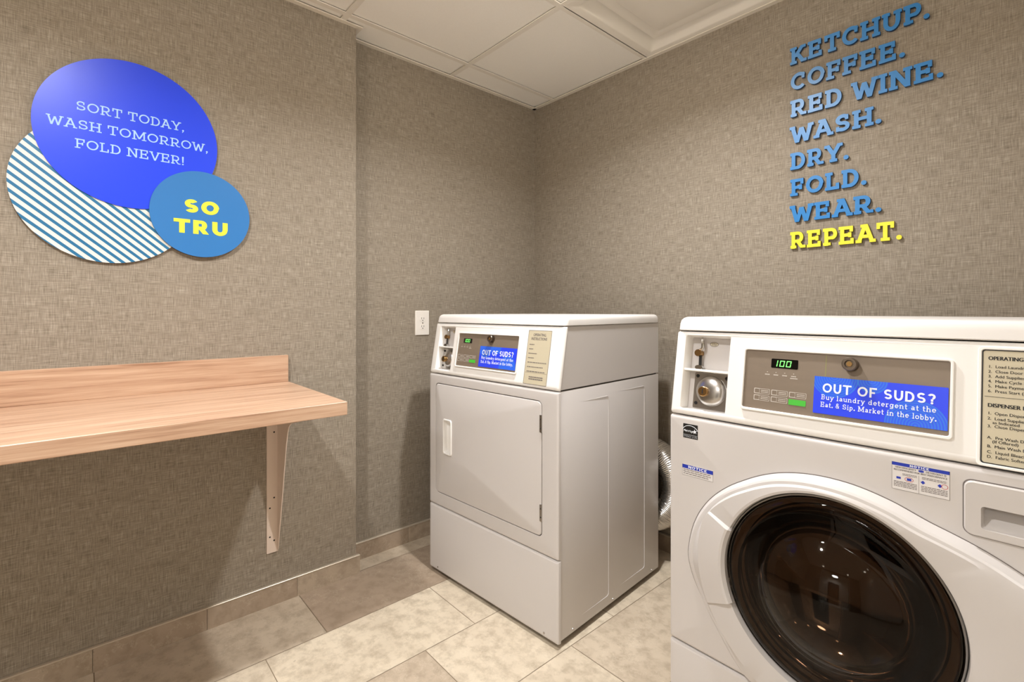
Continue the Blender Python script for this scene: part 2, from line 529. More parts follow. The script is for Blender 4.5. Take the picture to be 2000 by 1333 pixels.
        P.extend(diag(.13, 1, .37, 0, w)); P.extend(diag(.60, .86, .37, 0, w)); P.extend(diag(.60, .86, .83, 0, w)); P.extend(diag(1.07, 1, .83, 0, w))
        S(.13, 1, .15); S(1.07, 1, .15); A = 1.2
    elif ch == 'Y':
        P.extend(diag(.12, 1, .44, .42, w)); P.extend(diag(.76, 1, .44, .42, w)); V(.44, 0, .46); S(.12, 1, .14); S(.76, 1, .14); S(.44, 0); A = .88
    elif ch == '.':
        P.append(circ(.16, .125, .125, 20)); A = .32
    elif ch == ',':
        P.append(circ(.17, .09, .09, 16)); P.append([(.20, .09), (.26, .09), (.14, -.17), (.07, -.14)]); A = .36
    elif ch == '!':
        P.append(circ(.16, .085, .085, 16)); P.append([(.11, .28), (.21, .28), (.24, 1), (.08, 1)]); A = .32
    elif ch == '?':
        P.extend(arc(.34, .72, .30 - h, .28 - h, 160, -75, w)); V(.37, .24, .48); P.append(circ(.37, .085, w * .58, 16)); A = .70
    elif ch == ' ':
        A = .36
    elif ch in LOWER:
        A, P = lower(ch, w)
    return A, P
def text_width(s, w, slab, track):
    return sum(glyph(c, w, slab)[0] + track for c in s) - track
def lettering(bm, f, s, x0, y0, hgt, width, w, slab, n0, n1, track=0.0, only=None):
    """draw s so that it is width wide and hgt tall on plane f; only picks one character"""
    tw = text_width(s, w, slab, track)
    kx = width / tw
    x = 0.0
    for i, c in enumerate(s):
        a, P = glyph(c, w, slab)
        if only is None or only == i:
            for k, q in enumerate(P):
                e = (n1 - n0) * 0.0012 * k         # a hair of relief so that overlapping strokes never share a face
                m = 1 - 0.0022 * k
                prism(bm, f, [(x0 + (x + (px - a / 2) * m + a / 2) * kx, y0 + ((py - 0.5) * m + 0.5) * hgt) for px, py in q], n0 - e * 0.2, n1 + e)
        x += a + track
_fc = {}
def font_mesh(s):
    if s in _fc: return _fc[s]
    cu = bpy.data.curves.new('print', 'FONT')
    cu.body = s
    cu.resolution_u = 3
    cu.fill_mode = 'FRONT'
    o = bpy.data.objects.new('print', cu)
    COL.objects.link(o)
    dg = bpy.context.evaluated_depsgraph_get()
    me = bpy.data.meshes.new_from_object(o.evaluated_get(dg))
    V_ = [(v.co.x, v.co.y) for v in me.vertices]
    F_ = [tuple(p.vertices) for p in me.polygons]
    bpy.data.objects.remove(o)
    bpy.data.meshes.remove(me)
    bpy.data.curves.remove(cu)
    _fc[s] = (V_, F_)
    return _fc[s]
def printed(bm, f, s, x0, y0, size, n, width=None, bold=0.0):
    V_, F_ = font_mesh(s)
    if not V_: return
    mx = max(v[0] for v in V_)
    kx = size if width is None else width / mx
    for dx in ((0,) if not bold else (-bold, bold)):
        vs = [bm.verts.new(f(x0 + v[0] * kx + dx, y0 + v[1] * size, n + abs(dx) * 0.01)) for v in V_]
        for q in F_:
            try: bm.faces.new([vs[i] for i in q])
            except ValueError: pass
def lines(bm, f, x0, x1, y, h, n, gaps=7, seed=0):
    """a row of small dark dashes: print too small to read"""
    R = random.Random(seed)
    x = x0
    while x < x1 - 1e-4:
        L = min((x1 - x0) * (0.06 + 0.12 * R.random()), x1 - x)
        bm.faces.new([bm.verts.new(f(a, b, n)) for a, b in ((x, y), (x + L, y), (x + L, y + h), (x, y + h))])
        x += L + (x1 - x0) * 0.018
def quad(bm, f, x0, x1, y0, y1, n):
    bm.faces.new([bm.verts.new(f(a, b, n)) for a, b in ((x0, y0), (x1, y0), (x1, y1), (x0, y1))])
def frame_outline(bm, f, x0, x1, y0, y1, t, n, r=0.0015):
    a, b = rr(x0, x1, y0, y1, r), rr(x0 + t, x1 - t, y0 + t, y1 - t, r)
    loft(bm, [floop(f, a, n), floop(f, b, n)], False, False)

# ------------------------------------------------------------------ room
# floor: 30 x 61 cm tiles, a third of a tile offset from row to row
bm = nb()
tone = bm.loops.layers.float_color.new('tone')
rows = [-2.2925 + 0.3035 * k for k in range(16)]
FIX = {(1, 0.636): 0.06, (1, 0.0264): 0.52, (2, 0.439): 0.98, (2, -0.17): 0.9, (3, 0.844): 0.92, (3, 0.234): 0.36, (3, 1.45): 0.85, (4, 1.22): 0.62, (4, 0.61): 0.85}
phase = {0: 0.23, 1: 0.636, 2: 0.439, 3: 0.844, 4: 1.22}
def tile_quad(bm, pts, tn, z0=None):
    f = bm.faces.new([bm.verts.new(p) for p in pts])
    c = (tn, random.random(), random.random(), 1)
    for l in f.loops: l[tone] = c
    return f
G = 0.0012
for k in range(16):
    x0, x1 = rows[k], rows[k] + 0.3035
    if k == 1: x0 = x0
    ph = phase.get(k, 0.636 - 0.2032 * k)
    y = ph - 0.6096 * 10
    while y < YB:
        y0, y1 = y, y + 0.6096
        y = y1
        if y1 < YF or y0 > YB: continue
        tn = 0.45 + 0.5 * random.random()
        for (kk, yy), v in FIX.items():
            if kk == k and abs(yy - y0) < 0.03: tn = v
        a0, a1, b0, b1 = max(x0 + G, XN), min(x1 - G, XR), max(y0 + G, YF), min(y1 - G, YB)
        if a1 <= a0: continue
        tile_quad(bm, [(a0, b0, 0), (a1, b0, 0), (a1, b1, 0), (a0, b1, 0)], tn)
nf = len(bm.faces)
f = bm.faces.new([bm.verts.new(p) for p in ((XN, YF, -0.0015), (XR, YF, -0.0015), (XR, YB, -0.0015), (XN, YB, -0.0015))])
f.material_index = 1
f = bm.faces.new([bm.verts.new(p) for p in ((XN, YF, -0.05), (XR, YF, -0.05), (XR, YB, -0.05), (XN, YB, -0.05))])
f.material_index = 1
struct('floor', bm, [M['tile'], M['grout']])

T = 0.10
bm = nb(); box(bm, XB - T - 0.1, XB, YF - T, YE, 0, ZC + 0.06); struct('wall_left', bm, M['wall'])
bm = nb(); box(bm, XN - T, XN, YE - 0.05, YB + T, 0, ZC + 0.06); struct('wall_left_niche', bm, M['wall'])
bm = nb(); box(bm, XN, XR + T, YB, YB + T, 0, ZC + 0.06); struct('wall_back', bm, M['wall'])
bm = nb(); box(bm, XR, XR + T, YF - T, YB, 0, ZC + 0.06); struct('wall_right', bm, M['pale'])
# wall behind the photographer, with an open doorway
DX0, DX1, DZ = -0.95, 0.75, 2.14
bm = nb()
box(bm, XB, DX0, YF - T, YF, 0, ZC + 0.06)
box(bm, DX1, XR, YF - T, YF, 0, ZC + 0.06)
box(bm, DX0, DX1, YF - T, YF, DZ, ZC + 0.06)
struct('wall_front', bm, M['wall'])
bm = nb()
box(bm, DX0 - 0.05, DX0, YF - T, YF + 0.02, 0, DZ + 0.05)
box(bm, DX1, DX1 + 0.05, YF - T, YF + 0.02, 0, DZ + 0.05)
box(bm, DX0, DX1, YF - T, YF + 0.02, DZ, DZ + 0.05)
struct('door_1', bm, M['trimw'])
CY = YF - T - 1.3
bm = nb()
box(bm, DX0 - 0.45, DX1 + 0.45, CY - 0.05, CY, 0, 2.42)
box(bm, DX0 - 0.50, DX0 - 0.45, CY, YF - T, 0, 2.42)
box(bm, DX1 + 0.45, DX1 + 0.50, CY, YF - T, 0, 2.42)
box(bm, DX0 - 0.45, DX1 + 0.45, CY, YF - T, 2.37, 2.42)
box(bm, DX0 - 0.45, DX1 + 0.45, CY, YF - T, -0.05, 0)
struct('wall_corridor', bm, M['pale'])
bm = nb()
box(bm, -0.55, 0.35, CY, CY + 0.045, 0.0, 1.90, 0.004, 1)
struct('reflected_dark_panel', bm, M['darkpanel'])  # unseen stand-in, added as the dark middle of the door glass reflection
area('corridor_glow', (-0.08, CY + 0.62, 2.355), 0.5, 45, WARM)

# ceiling: lay-in tiles on a T-bar grid
GX = [-1.9235 + 0.6125 * k for k in range(-1, 8)]
GY = [0.8090 + 0.6110 * k for k in range(-5, 3)]
HW = 0.012
DIFF = (GX[2], GX[3], GY[6], YB)        # bay with the air diffuser
bm = nb()
for i in range(len(GX)):
    for j in range(len(GY)):
        a0 = max(GX[i] + HW, XN); a1 = min((GX[i + 1] if i + 1 < len(GX) else 99) - HW, XR)
        b0 = max(GY[j] + HW, YF); b1 = min((GY[j + 1] if j + 1 < len(GY) else 99) - HW, YB)
        if a1 <= a0 or b1 <= b0: continue
        if i == 2 and j == 6: continue
        box(bm, a0 - 0.004, a1 + 0.004, b0 - 0.004, b1 + 0.004, ZC + 0.007, ZC + 0.02)
box(bm, XN - T, XR + T, YF - T, YB + T, ZC + 0.06, ZC + 0.09)
struct('ceiling', bm, M['ceil'])
bm = nb()
for x in GX:
    if XN + 0.02 < x < XR: box(bm, x - HW, x + HW, YF, YB, ZC, ZC + 0.0035)
for y in GY:
    if YF < y < YB - 0.02: box(bm, XN, XR, y - HW, y + HW, ZC + 0.0001, ZC + 0.0034)
struct('trim_1', bm, M['tbar'])
# wall angle round the edge of the ceiling
bm = nb()
for (x0, x1, y0, y1) in ((XN, XN + 0.022, YE, YB), (XB, XB + 0.022, YF, YE + 0.022), (XN, XR, YB - 0.022, YB), (XR - 0.022, XR, YF, YB), (XN + 0.02, XB + 0.002, YE, YE + 0.022)):
    box(bm, x0, x1, y0, y1, ZC - 0.0025, ZC + 0.002)
struct('trim_2', bm, M['trimw'])

# tile skirting with a metal edge on top
def skirting(name, axis, face, joints, ends, out, hgt=0.078, th=0.012):
    bm = nb()
    tl = bm.loops.layers.float_color.new('tone')
    js = [ends[0]] + [j for j in sorted(joints) if ends[0] < j < ends[1]] + [ends[1]]
    for a, b in zip(js, js[1:]):
        n0 = len(bm.faces)
        p0, p1 = sorted((face, face + out * th))
        if axis == 'y': box(bm, p0, p1, a + 0.0006, b - 0.0006, 0, hgt - 0.005)
        else: box(bm, a + 0.0006, b - 0.0006, p0, p1, 0, hgt - 0.005)
        c = (random.uniform(0.0, 0.35), random.random(), random.random(), 1)
        bm.faces.ensure_lookup_table()
        for f in bm.faces[n0:]:
            for l in f.loops: l[tl] = c
    n0 = len(bm.faces)
    p0, p1 = sorted((face, face + out * (th + 0.0015)))
    if axis == 'y': box(bm, p0, p1, ends[0], ends[1], hgt - 0.005, hgt, 0.0012, 1)
    else: box(bm, ends[0], ends[1], p0, p1, hgt - 0.005, hgt, 0.0012, 1)
    bm.faces.ensure_lookup_table()
    for f in bm.faces[n0:]: f.material_index = 1
    o = struct(name, bm, [M['tile'], M['edge']])
    return o
skirting('baseboard_left', 'y', XB, [0.6294 - 0.303 * k for k in range(9)], (YF, YE + 0.013), 1)
skirting('baseboard_left_niche', 'y', XN, [1.1745 + 0.303 * k for k in range(3)], (YE, YB), 1)
skirting('baseboard_back', 'x', YB, [-1.9 + 0.303 * k for k in range(15)], (XN + 0.013, XR), -1)
skirting('baseboard_right', 'y', XR, [-1.7 + 0.303 * k for k in range(13)], (YF, YB - 0.013), -1)
bm = nb()
box(bm, XN + 0.013, XB, YE, YE + 0.012, 0, 0.077)
o = struct('baseboard_return', bm, M['tile'])

# ------------------------------------------------------------------ ceiling fittings
def downlight(x, y, label):  # also builds the four added fill lights
    t = thing('downlight_or_fill', label, 'ceiling light', (x, y, ZC), 0, 'recessed ceiling downlights')
    f = Fr((0, 0, 0), (1, 0, 0), (0, 1, 0), (0, 0, -1))
    bm = nb()
    loft(bm, [floop(f, circ(0, 0, 0.082, 40), -0.003), floop(f, circ(0, 0, 0.082, 40), 0.003), floop(f, circ(0, 0, 0.074, 40), 0.006), floop(f, circ(0, 0, 0.060, 40), 0.004), floop(f, circ(0, 0, 0.058, 40), -0.003)], False, False)
    build('trim_ring', bm, M['trimw'], t)
    bm = nb()
    loft(bm, [floop(f, circ(0, 0, 0.058 * math.cos(k / 8 * PI / 2) + 0.004, 40), 0.002 + 0.046 * math.sin(k / 8 * PI / 2)) for k in range(9)], False, True)
    build('lens', bm, M['lens' if p > 10 else 'lensfill'], t)
dl = ['round downlight over the end of the wooden shelf', 'round downlight in the ceiling between dryer and shelf', 'added round fill light near the doorway wall on the shelf side', 'added round fill light near the doorway wall, right of the doorway', 'added round fill light by the plain right wall, nearer the doorway', 'added round fill light by the plain right wall, nearer the washer']
for (x, y, p, sp), l in zip(DOWN_AND_FILL_LIGHTS, dl): downlight(x, y, l)
# supply air diffuser, stamped steel cones
cx, cy = (DIFF[0] + DIFF[1]) / 2, (DIFF[2] + DIFF[3]) / 2
hx = 0.294
t = thing('air_diffuser', 'white square stamped ceiling air diffuser beside the back wall', 'air vent', (cx, cy, ZC))
f = Fr((0, 0, 0), (1, 0, 0), (0, 1, 0), (0, 0, -1))
def sq(h, n, r=0.004): return floop(f, rr(-h, h, -h, h, r), n)
bm = nb()
loft(bm, [sq(0.298, -0.004), sq(0.298, 0.000), sq(0.262, 0.000), sq(0.254, -0.003, 0.01), sq(0.226, -0.030, 0.02), sq(0.218, -0.036, 0.02), sq(0.200, -0.038, 0.02), sq(0.196, -0.065, 0.02)], False, False)
build('frame', bm, M['tbar'], t)
bm = nb()
loft(bm, [sq(0.205, -0.026, 0.012), sq(0.206, -0.022, 0.012), sq(0.199, -0.021, 0.012), sq(0.185, -0.026, 0.012), sq(0.165, -0.034, 0.012), sq(0.160, -0.060, 0.012)], False, False)
build('cone', bm, M['tbar'], t)
bm = nb()
loft(bm, [sq(0.157, -0.034, 0.01), sq(0.158, -0.018, 0.01), sq(0.152, -0.0155, 0.01), sq(0.10, -0.0145, 0.01)], True, True)
build('center_plate', bm, M['tbar'], t)
bm = nb()
loft(bm, [sq(0.198, -0.12)], False, True)
loft(bm, [sq(0.198, -0.12), sq(0.196, -0.064)], False, False)
build('duct_collar', bm, M['dark'], t)

# ------------------------------------------------------------------ wall outlet
t = thing('wall_outlet', 'white duplex wall outlet on the niche wall left of the dryer', 'outlet', (XN, 1.257, 1.057), 0, None, True)
f = Fr((XN, 0, 0), (0, 1, 0), (0, 0, 1), (1, 0, 0))
y0, y1, z0, z1 = 1.2185, 1.2965, 0.996, 1.118
bm = nb()
loft(bm, [floop(f, rr(y0, y1, z0, z1, 0.004), 0), floop(f, rr(y0, y1, z0, z1, 0.004), 0.003), floop(f, rr(y0 + .003, y1 - .003, z0 + .003, z1 - .003, 0.003), 0.006)], True, True)
build('cover_plate', bm, M['outlet'], t)
for zc in (1.0765, 1.0375):
    bm = nb()
    pr = [(1.2575 + 0.0165 * math.cos(a) , zc + max(-0.0125, min(0.0125, 0.0165 * math.sin(a)))) for a in [2 * PI * i / 28 for i in range(28)]]
    loft(bm, [floop(f, pr, 0.0055), floop(f, pr, 0.0075)], False, True)
    r = build('receptacle', bm, M['outlet'], t)
    bm = nb()
    for dy in (-0.006, 0.006): quad(bm, f, 1.2575 + dy - 0.0011, 1.2575 + dy + 0.0011, zc - 0.001, zc + 0.008, 0.0077)
    bm.faces.new([bm.verts.new(p) for p in floop(f, circ(1.2575, zc - 0.0065, 0.0026, 12), 0.0077)])
    build('slots', bm, M['dark'], r)
bm = nb(); loft(bm, [floop(f, circ(1.2575, 1.057, 0.0035, 12), 0.005), floop(f, circ(1.2575, 1.057, 0.003, 12), 0.0072)], False, True)
build('screw', bm, M['steel'], t)

# ------------------------------------------------------------------ folding shelf
SY0, SY1, SZ = -0.95, 0.594, 0.846
t = thing('wall_shelf', 'pale oak laminate folding shelf with low backsplash on left wall', 'shelf', (XB, 0.0, 0.80), 0, None, True)
bm = nb(); box(bm, XB, -1.413, SY0, SY1, SZ - 0.039, SZ, 0.0012, 1)
build('shelf_board', bm, M['wood'], t)
bm = nb(); box(bm, XB, XB + 0.019, SY0, SY1, SZ, SZ + 0.1015, 0.001, 1)
build('backsplash', bm, M['wood'], t)
def bracket(yb):
    """steel angle: flange on the wall, gusset blade, arm under the shelf"""
    bm = nb()
    top = SZ - 0.039
    box(bm, XB, XB + 0.003, yb - 0.041, yb, 0.197, top)
    box(bm, XB, XB + 0.50, yb - 0.041, yb, top - 0.003, top)
    prof = [(0.0, 0.197), (0.008, 0.207), (0.040, 0.340), (0.066, 0.444), (0.084, 0.525), (0.108, 0.625), (0.125, 0.675), (0.138, 0.697),
            (0.162, 0.713), (0.20, 0.722), (0.28, 0.742), (0.36, 0.762), (0.44, 0.784), (0.50, top), (0.0, top)]
    fb = Fr((XB, yb, 0), (1, 0, 0), (0, 0, 1), (0, 1, 0))
    prism(bm, fb, prof, -0.003, 0.0)
    o = build('bracket', bm, M['bracket'], t, label='cream painted steel shelf bracket')
    fw_ = Fr((XB, yb - 0.041, 0), (0, 1, 0), (0, 0, 1), (1, 0, 0))
    for yy, zz in ((0.026, 0.655), (0.026, 0.405), (0.011, 0.368), (0.011, 0.258), (0.026, 0.242)):
        bm = nb()
        bm.faces.new([bm.verts.new(p) for p in floop(fw_, circ(yy, zz, 0.0032, 12), 0.0034)])
        build('screw_hole', bm, M['dark'], o)
bracket(0.562)
bracket(-0.55)

# ------------------------------------------------------------------ round wall sign
t = thing('wall_sign', 'wall sign of three overlapping discs, blue, striped and sky blue, above shelf', 'sign', (XB, 0.12, 1.6), 0, None, True)
f = Fr((XB, 0, 0), (0, 1, 0), (0, 0, 1), (1, 0, 0))
def disc(name, cy, cz, r, n0, n1, mat):
    bm = nb()
    loft(bm, [floop(f, circ(cy, cz, r - 0.001, 128), n0), floop(f, circ(cy, cz, r, 128), n0 + 0.001), floop(f, circ(cy, cz, r, 128), n1)], True, True)
    o = build(name, bm, [M['board'], mat], t)
    for p in o.data.polygons:
        if p.normal.x > 0.9: p.material_index = 1
    return o
d1 = disc('striped_disc', 0.066, 1.4965, 0.2275, 0.0, 0.009, M['stripes'])
d2 = disc('blue_disc', 0.1224, 1.683, 0.2345, 0.0, 0.012, M['blue'])
d3 = disc('sky_blue_disc', 0.3113, 1.453, 0.148, 0.0, 0.015, M['teal'])
for s, a, b, z in (('SORT TODAY,', -0.0163, 0.2618, 1.7285), ('WASH TOMORROW,', -0.0805, 0.3315, 1.6715), ('FOLD NEVER!', -0.0180, 0.2605, 1.6135)):
    bm = nb()
    lettering(bm, f, s, a, z, 0.0285, b - a, 0.125, True, 0.0119, 0.0127, 0.02)
    build('slogan_line', bm, M['paleblue'], d2)
bm = nb()
lettering(bm, f, 'SO', 0.2545, 1.4535, 0.0475, 0.1105, 0.27, False, 0.0149, 0.0157, 0.02)
build('slogan_line', bm, M['yellow'], d3)
bm = nb()
lettering(bm, f, 'TRU', 0.2273, 1.3835, 0.0475, 0.165, 0.27, False, 0.0149, 0.0157, 0.05)
build('slogan_line', bm, M['yellow'], d3)

# ------------------------------------------------------------------ cut-out words on the back wall
WORDS = [('KETCHUP.', -0.2707, 'topmost of the blue words on the back wall, reading KETCHUP'), ('COFFEE.', -0.3325, 'blue cut-out word COFFEE on the back wall'),
         ('RED WINE.', -0.2375, 'blue cut-out words RED WINE, longest line on the back wall'), ('WASH.', -0.3953, 'blue cut-out word WASH on the back wall'),
         ('DRY.', -0.489, 'short blue cut-out word DRY on the back wall'), ('FOLD.', -0.4368, 'blue cut-out word FOLD on the back wall'),
         ('WEAR.', -0.3953, 'blue cut-out word WEAR just above the yellow word'), ('REPEAT.', -0.3405, 'yellow cut-out word REPEAT below the blue words on back wall')]
f = Fr((0, YB, 0), (1, 0, 0), (0, 0, 1), (0, -1, 0))
for k, (wd, xr, lab) in enumerate(WORDS):
    z = 2.0555 - 0.1002 * k
    t = thing('wall_lettering', lab, 'lettering', (-0.68, YB, z), 0, 'cut-out words on the back wall', True)
    for i, c in enumerate(wd):
        if c == ' ': continue
        bm = nb()
        lettering(bm, f, wd, -0.681, z, 0.0635, xr + 0.681, 0.205, True, 0.0, 0.011, 0.015, i)
        yel = wd == 'REPEAT.'
        o = build('letter' if c != '.' else 'period', bm, [M['letteryel'], M['yelshade']] if yel else [M['letterblue'], M['blueshade']], t)
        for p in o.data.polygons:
            if abs(p.normal.y) < 0.5: p.material_index = 1           # shade on the letter sides put into a darker edge colour

# ------------------------------------------------------------------ laundry machines
S0, S1 = (0.0, 0.85), (0.038, 1.067)
SL = math.hypot(S1[0] - S0[0], S1[1] - S0[1])
FF = Fr((0, 0, 0), (1, 0, 0), (0, 0, 1), (0, -1, 0))                      # front face
FS = Fr((0, S0[0], S0[1]), (1, 0, 0), (0, (S1[0] - S0[0]) / SL, (S1[1] - S0[1]) / SL), (0, -(S1[1] - S0[1]) / SL, (S1[0] - S0[0]) / SL))
def ts(t): return t * SL
def plate(bm, f, x0, x1, y0, y1, n0, n1, r=0.002, bev=0.0):
    if bev: loft(bm, [floop(f, rr(x0, x1, y0, y1, r), n0), floop(f, rr(x0, x1, y0, y1, r), n1 - bev), floop(f, rr(x0 + bev, x1 - bev, y0 + bev, y1 - bev, max(r - bev, 0.0005)), n1)], False, True)
    else: loft(bm, [floop(f, rr(x0, x1, y0, y1, r), n0), floop(f, rr(x0, x1, y0, y1, r), n1)], False, True)
def ring(bm, f, o, i, n0, n1, ro, ri, bev=0.0012):
    loft(bm, [floop(f, rr(*o, ro), n0), floop(f, rr(*o, ro), n1 - bev), floop(f, rr(o[0] + bev, o[1] - bev, o[2] + bev, o[3] - bev, ro - bev), n1),
              floop(f, rr(i[0] - bev, i[1] + bev, i[2] - bev, i[3] + bev, ri + bev), n1), floop(f, rr(*i, ri), n1 - bev), floop(f, rr(*i, ri), n0)], False, False)
def uvplate(name, f, x0, x1, y0, y1, n, mat, parent, th=0.0007):
    bm = nb()
    plate(bm, f, x0, x1, y0, y1, n - th, n, 0.001)
    uv = bm.loops.layers.uv.new('UVMap')
    for fc in bm.faces:
        for l in fc.loops:
            d = l.vert.co - f.o
            l[uv].uv = ((d.dot(f.X) - x0) / (x1 - x0), (d.dot(f.Y) - y0) / (y1 - y0))
    return build(name, bm, mat, parent)

def machine_body(t, W, D, q, grooves):
    """cabinet, lid, sloping control panel with coin box and display; q holds panel positions"""
    # lower cabinet, upper cabinet
    bm = nb(); box(bm, 0.003, W - 0.003, 0.012, D, 0.022, 0.8490, 0.003, 2)
    bmesh.ops.delete(bm, geom=[fc for fc in bm.faces if fc.calc_center_median().y < 0.0121 and fc.calc_area() > 0.1], context='FACES_ONLY')
    cab = build('cabinet', bm, M['white'], t)
    bm = nb()
    box(bm, 0.01, W - 0.01, 0.03, D - 0.01, 0.845, 0.853)
    build('seam', bm, M['dark'], cab)
    bm = nb()
    box(bm, 0.02, W - 0.02, 0.03, D - 0.02, 0.012, 0.03)
    build('underside', bm, M['dark'], cab)
    for sx, sy in ((0.05, 0.06), (W - 0.05, 0.06), (0.05, D - 0.06), (W - 0.05, D - 0.06)):
        bm = nb()
        fl = Fr((sx, sy, 0), (1, 0, 0), (0, 1, 0), (0, 0, 1))
        loft(bm, [floop(fl, circ(0, 0, 0.016, 14), 0.0), floop(fl, circ(0, 0, 0.014, 14), 0.013)], True, True)
        build('levelling_foot', bm, M['blackmat'], cab)
    bm = nb()
    pr = [(0.012, 0.8535), (0.048, 1.0655), (D, 1.0655), (D, 0.8535)]
    fs = Fr((0.003, 0, 0), (0, 1, 0), (0, 0, 1), (1, 0, 0))
    prism(bm, fs, pr, 0, W - 0.006)
    bmesh.ops.delete(bm, geom=[fc for fc in bm.faces if fc.calc_center_median().y < 0.035 and fc.calc_center_median().z > 0.9 and fc.calc_center_median().z < 1.0], context='FACES_ONLY')
    es = [e for e in bm.edges if abs((e.verts[0].co - e.verts[1].co).x) < 1e-6]
    bmesh.ops.bevel(bm, geom=es, offset=0.002, segments=2, affect='EDGES')
    build('upper_cabinet', bm, M['white'], t)
    # side embossing (right side): plates ramping up towards their rear edge
    fr = Fr((W - 0.003, 0, 0), (0, 1, 0), (0, 0, 1), (1, 0, 0))
    if grooves:
        for v0, v1, z0, z1 in grooves:
            bm = nb()
            P = []
            for k in range(13): P.append((v0 + (v1 - 0.010 - v0) * k / 12, z1))
            P += [(v1 - 0.003, z1 - 0.003)] + [(v1, z1 - 0.010 - (z1 - z0 - 0.020) * k / 20) for k in range(21)] + [(v1 - 0.003, z0 + 0.003)]
            for k in range(13): P.append((v1 - 0.010 - (v1 - 0.010 - v0) * k / 12, z0))
            n = len(P)
            tube(bm, [fr(x, y, -0.0004) for x, y in P], lambda i: 0.0004 + 0.0015 * min(1.0, min(i, n - 1 - i) / 12), 8)
            build('embossed_rib', bm, M['white'], cab, 60)
        for v, z in ((0.082, 0.034), (0.325, 0.034), (0.615, 0.034)):
            bm = nb()
            loft(bm, [floop(fr, circ(v, z, 0.0042, 12), 0), floop(fr, circ(v, z, 0.0035, 12), 0.002)], False, True)
            build('side_screw', bm, M['steel'], cab)
    # lid
    bm = nb()
    def pl(i, z, dv=0.0, r=0.02): return [(x, y, z) for x, y in rr(0.0 + i, W - i, 0.036 + i + dv, D + 0.004 - i, r, 6)]
    loft(bm, [pl(0.003, 1.0668), pl(0.0, 1.0690), pl(0.0, 1.085, 0.004), pl(0.002, 1.094, 0.005, .02), pl(0.006, 1.0995, 0.007), pl(0.013, 1.102, 0.008, 0.015), pl(0.03, 1.1025, 0.008, 0.01)], True, True)
    build('lid', bm, M['lidp'], t, 40)
    # control panel with the coin box opening
    c = q['coin']
    bm = nb()
    w0, w1, y0, y1 = 0.0, W, 0.0035, SL - 0.0012
    loft(bm, [floop(FS, rr(w0, w1, y0, y1, 0.004), -0.0125), floop(FS, rr(w0, w1, y0, y1, 0.006), -0.010), floop(FS, rr(w0 + .0012, w1 - .0012, y0 + .0012, y1 - .0012, 0.006), -0.0045),
              floop(FS, rr(w0 + .0045, w1 - .0045, y0 + .0045, y1 - .0045, 0.006), -0.0012), floop(FS, rr(w0 + .010, w1 - .010, y0 + .010, y1 - .010, 0.006), 0.0),
              floop(FS, rr(c[0] - .002, c[1] + .002, ts(c[2]) - .002, ts(c[3]) + .002, 0.006), 0.0),
              floop(FS, rr(c[0], c[1], ts(c[2]), ts(c[3]), 0.005), -0.002), floop(FS, rr(c[0] + .003, c[1] - .003, ts(c[2]) + .003, ts(c[3]) - .003, 0.004), -0.032)], False, False)
    cp = build('control_panel', bm, M['plastic'], t, 40)
    # coin box: back plate, shelf, slide, dome lock
    bm = nb(); plate(bm, FS, c[0] - .004, c[1] + .004, ts(c[2]) - .004, ts(c[3]) + .004, -0.036, -0.0305)
    cb = build('coin_box', bm, M['inner'], t)
    bm = nb()
    yS = ts(q['shelf'])
    loft(bm, [floop(FS, rr(c[0], c[1], yS - 0.004, yS + 0.002, 0.0008), -0.031), floop(FS, rr(c[0], c[1], yS - 0.004, yS + 0.002, 0.0008), -0.003), floop(FS, rr(c[0] + .002, c[1] - .002, yS - 0.003, yS + 0.0012, 0.0006), -0.001)], False, True)
    build('shelf', bm, M['plastic'], cb)
    dx, dy, dr = q['dome']
    bm = nb(); plate(bm, FS, dx - 0.046, min(dx + 0.046, c[1] - 0.004), ts(c[2]) + 0.006, yS - 0.006, -0.031, -0.0285, 0.003)
    build('lock_plate', bm, M['steel'], cb)
    bm = nb()
    loops = [floop(FS, circ(dx, ts(dy), dr, 40), -0.0295), floop(FS, circ(dx, ts(dy), dr, 40), -0.024)]
    for i in range(1, 9):
        a = i / 9 * PI / 2
        loops.append(floop(FS, circ(dx, ts(dy), dr * math.cos(a) * 0.97, 40), -0.023 + 0.012 * math.sin(a)))
    loft(bm, loops, False, True)
    build('lock_dome', bm, M['steel'], cb, 45)
    bm = nb()
    kx, ky = dx - 0.010, ts(dy) - 0.003
    loft(bm, [floop(FS, circ(kx, ky, 0.0125, 24), -0.016), floop(FS, circ(kx, ky, 0.0125, 24), -0.004), floop(FS, circ(kx, ky, 0.011, 24), -0.0025)], False, True)
    build('lock_cylinder', bm, M['brass'], cb)
    bm = nb(); quad(bm, FS, kx - 0.0016, kx + 0.0016, ky - 0.006, ky + 0.006, -0.0023)
    build('key_slot', bm, M['dark'], cb)
    for sx, sy in ((dx - 0.038, ts(dy) + dr * 0.93), (dx - 0.038, ts(dy) - dr * 0.9), (dx + 0.037, ts(dy) + dr * 0.93)):
        bm = nb()
        loft(bm, [floop(FS, circ(sx, sy, 0.0045, 12), -0.0285), floop(FS, circ(sx, sy, 0.0035, 12), -0.026)], False, True)
        build('lock_screw', bm, M['dark'], cb)
    # lever in the upper compartment
    rx, h0, h1 = q['lever'], yS + 0.003, ts(c[3]) - 0.006
    L = h1 - h0
    bm = nb()
    tube(bm, [FS(rx + .001, h0 + 0.006, -0.020), FS(rx, h0 + L * 0.45, -0.020)], 0.0036, 10)
    build('coin_slide', bm, M['blackmat'], cb)
    bm = nb()
    loft(bm, [floop(FS, circ(rx + .001, h0 + 0.001, 0.010, 6), -0.030), floop(FS, circ(rx + .001, h0 + 0.004, 0.010, 12, 0.006), -0.012)], True, True)
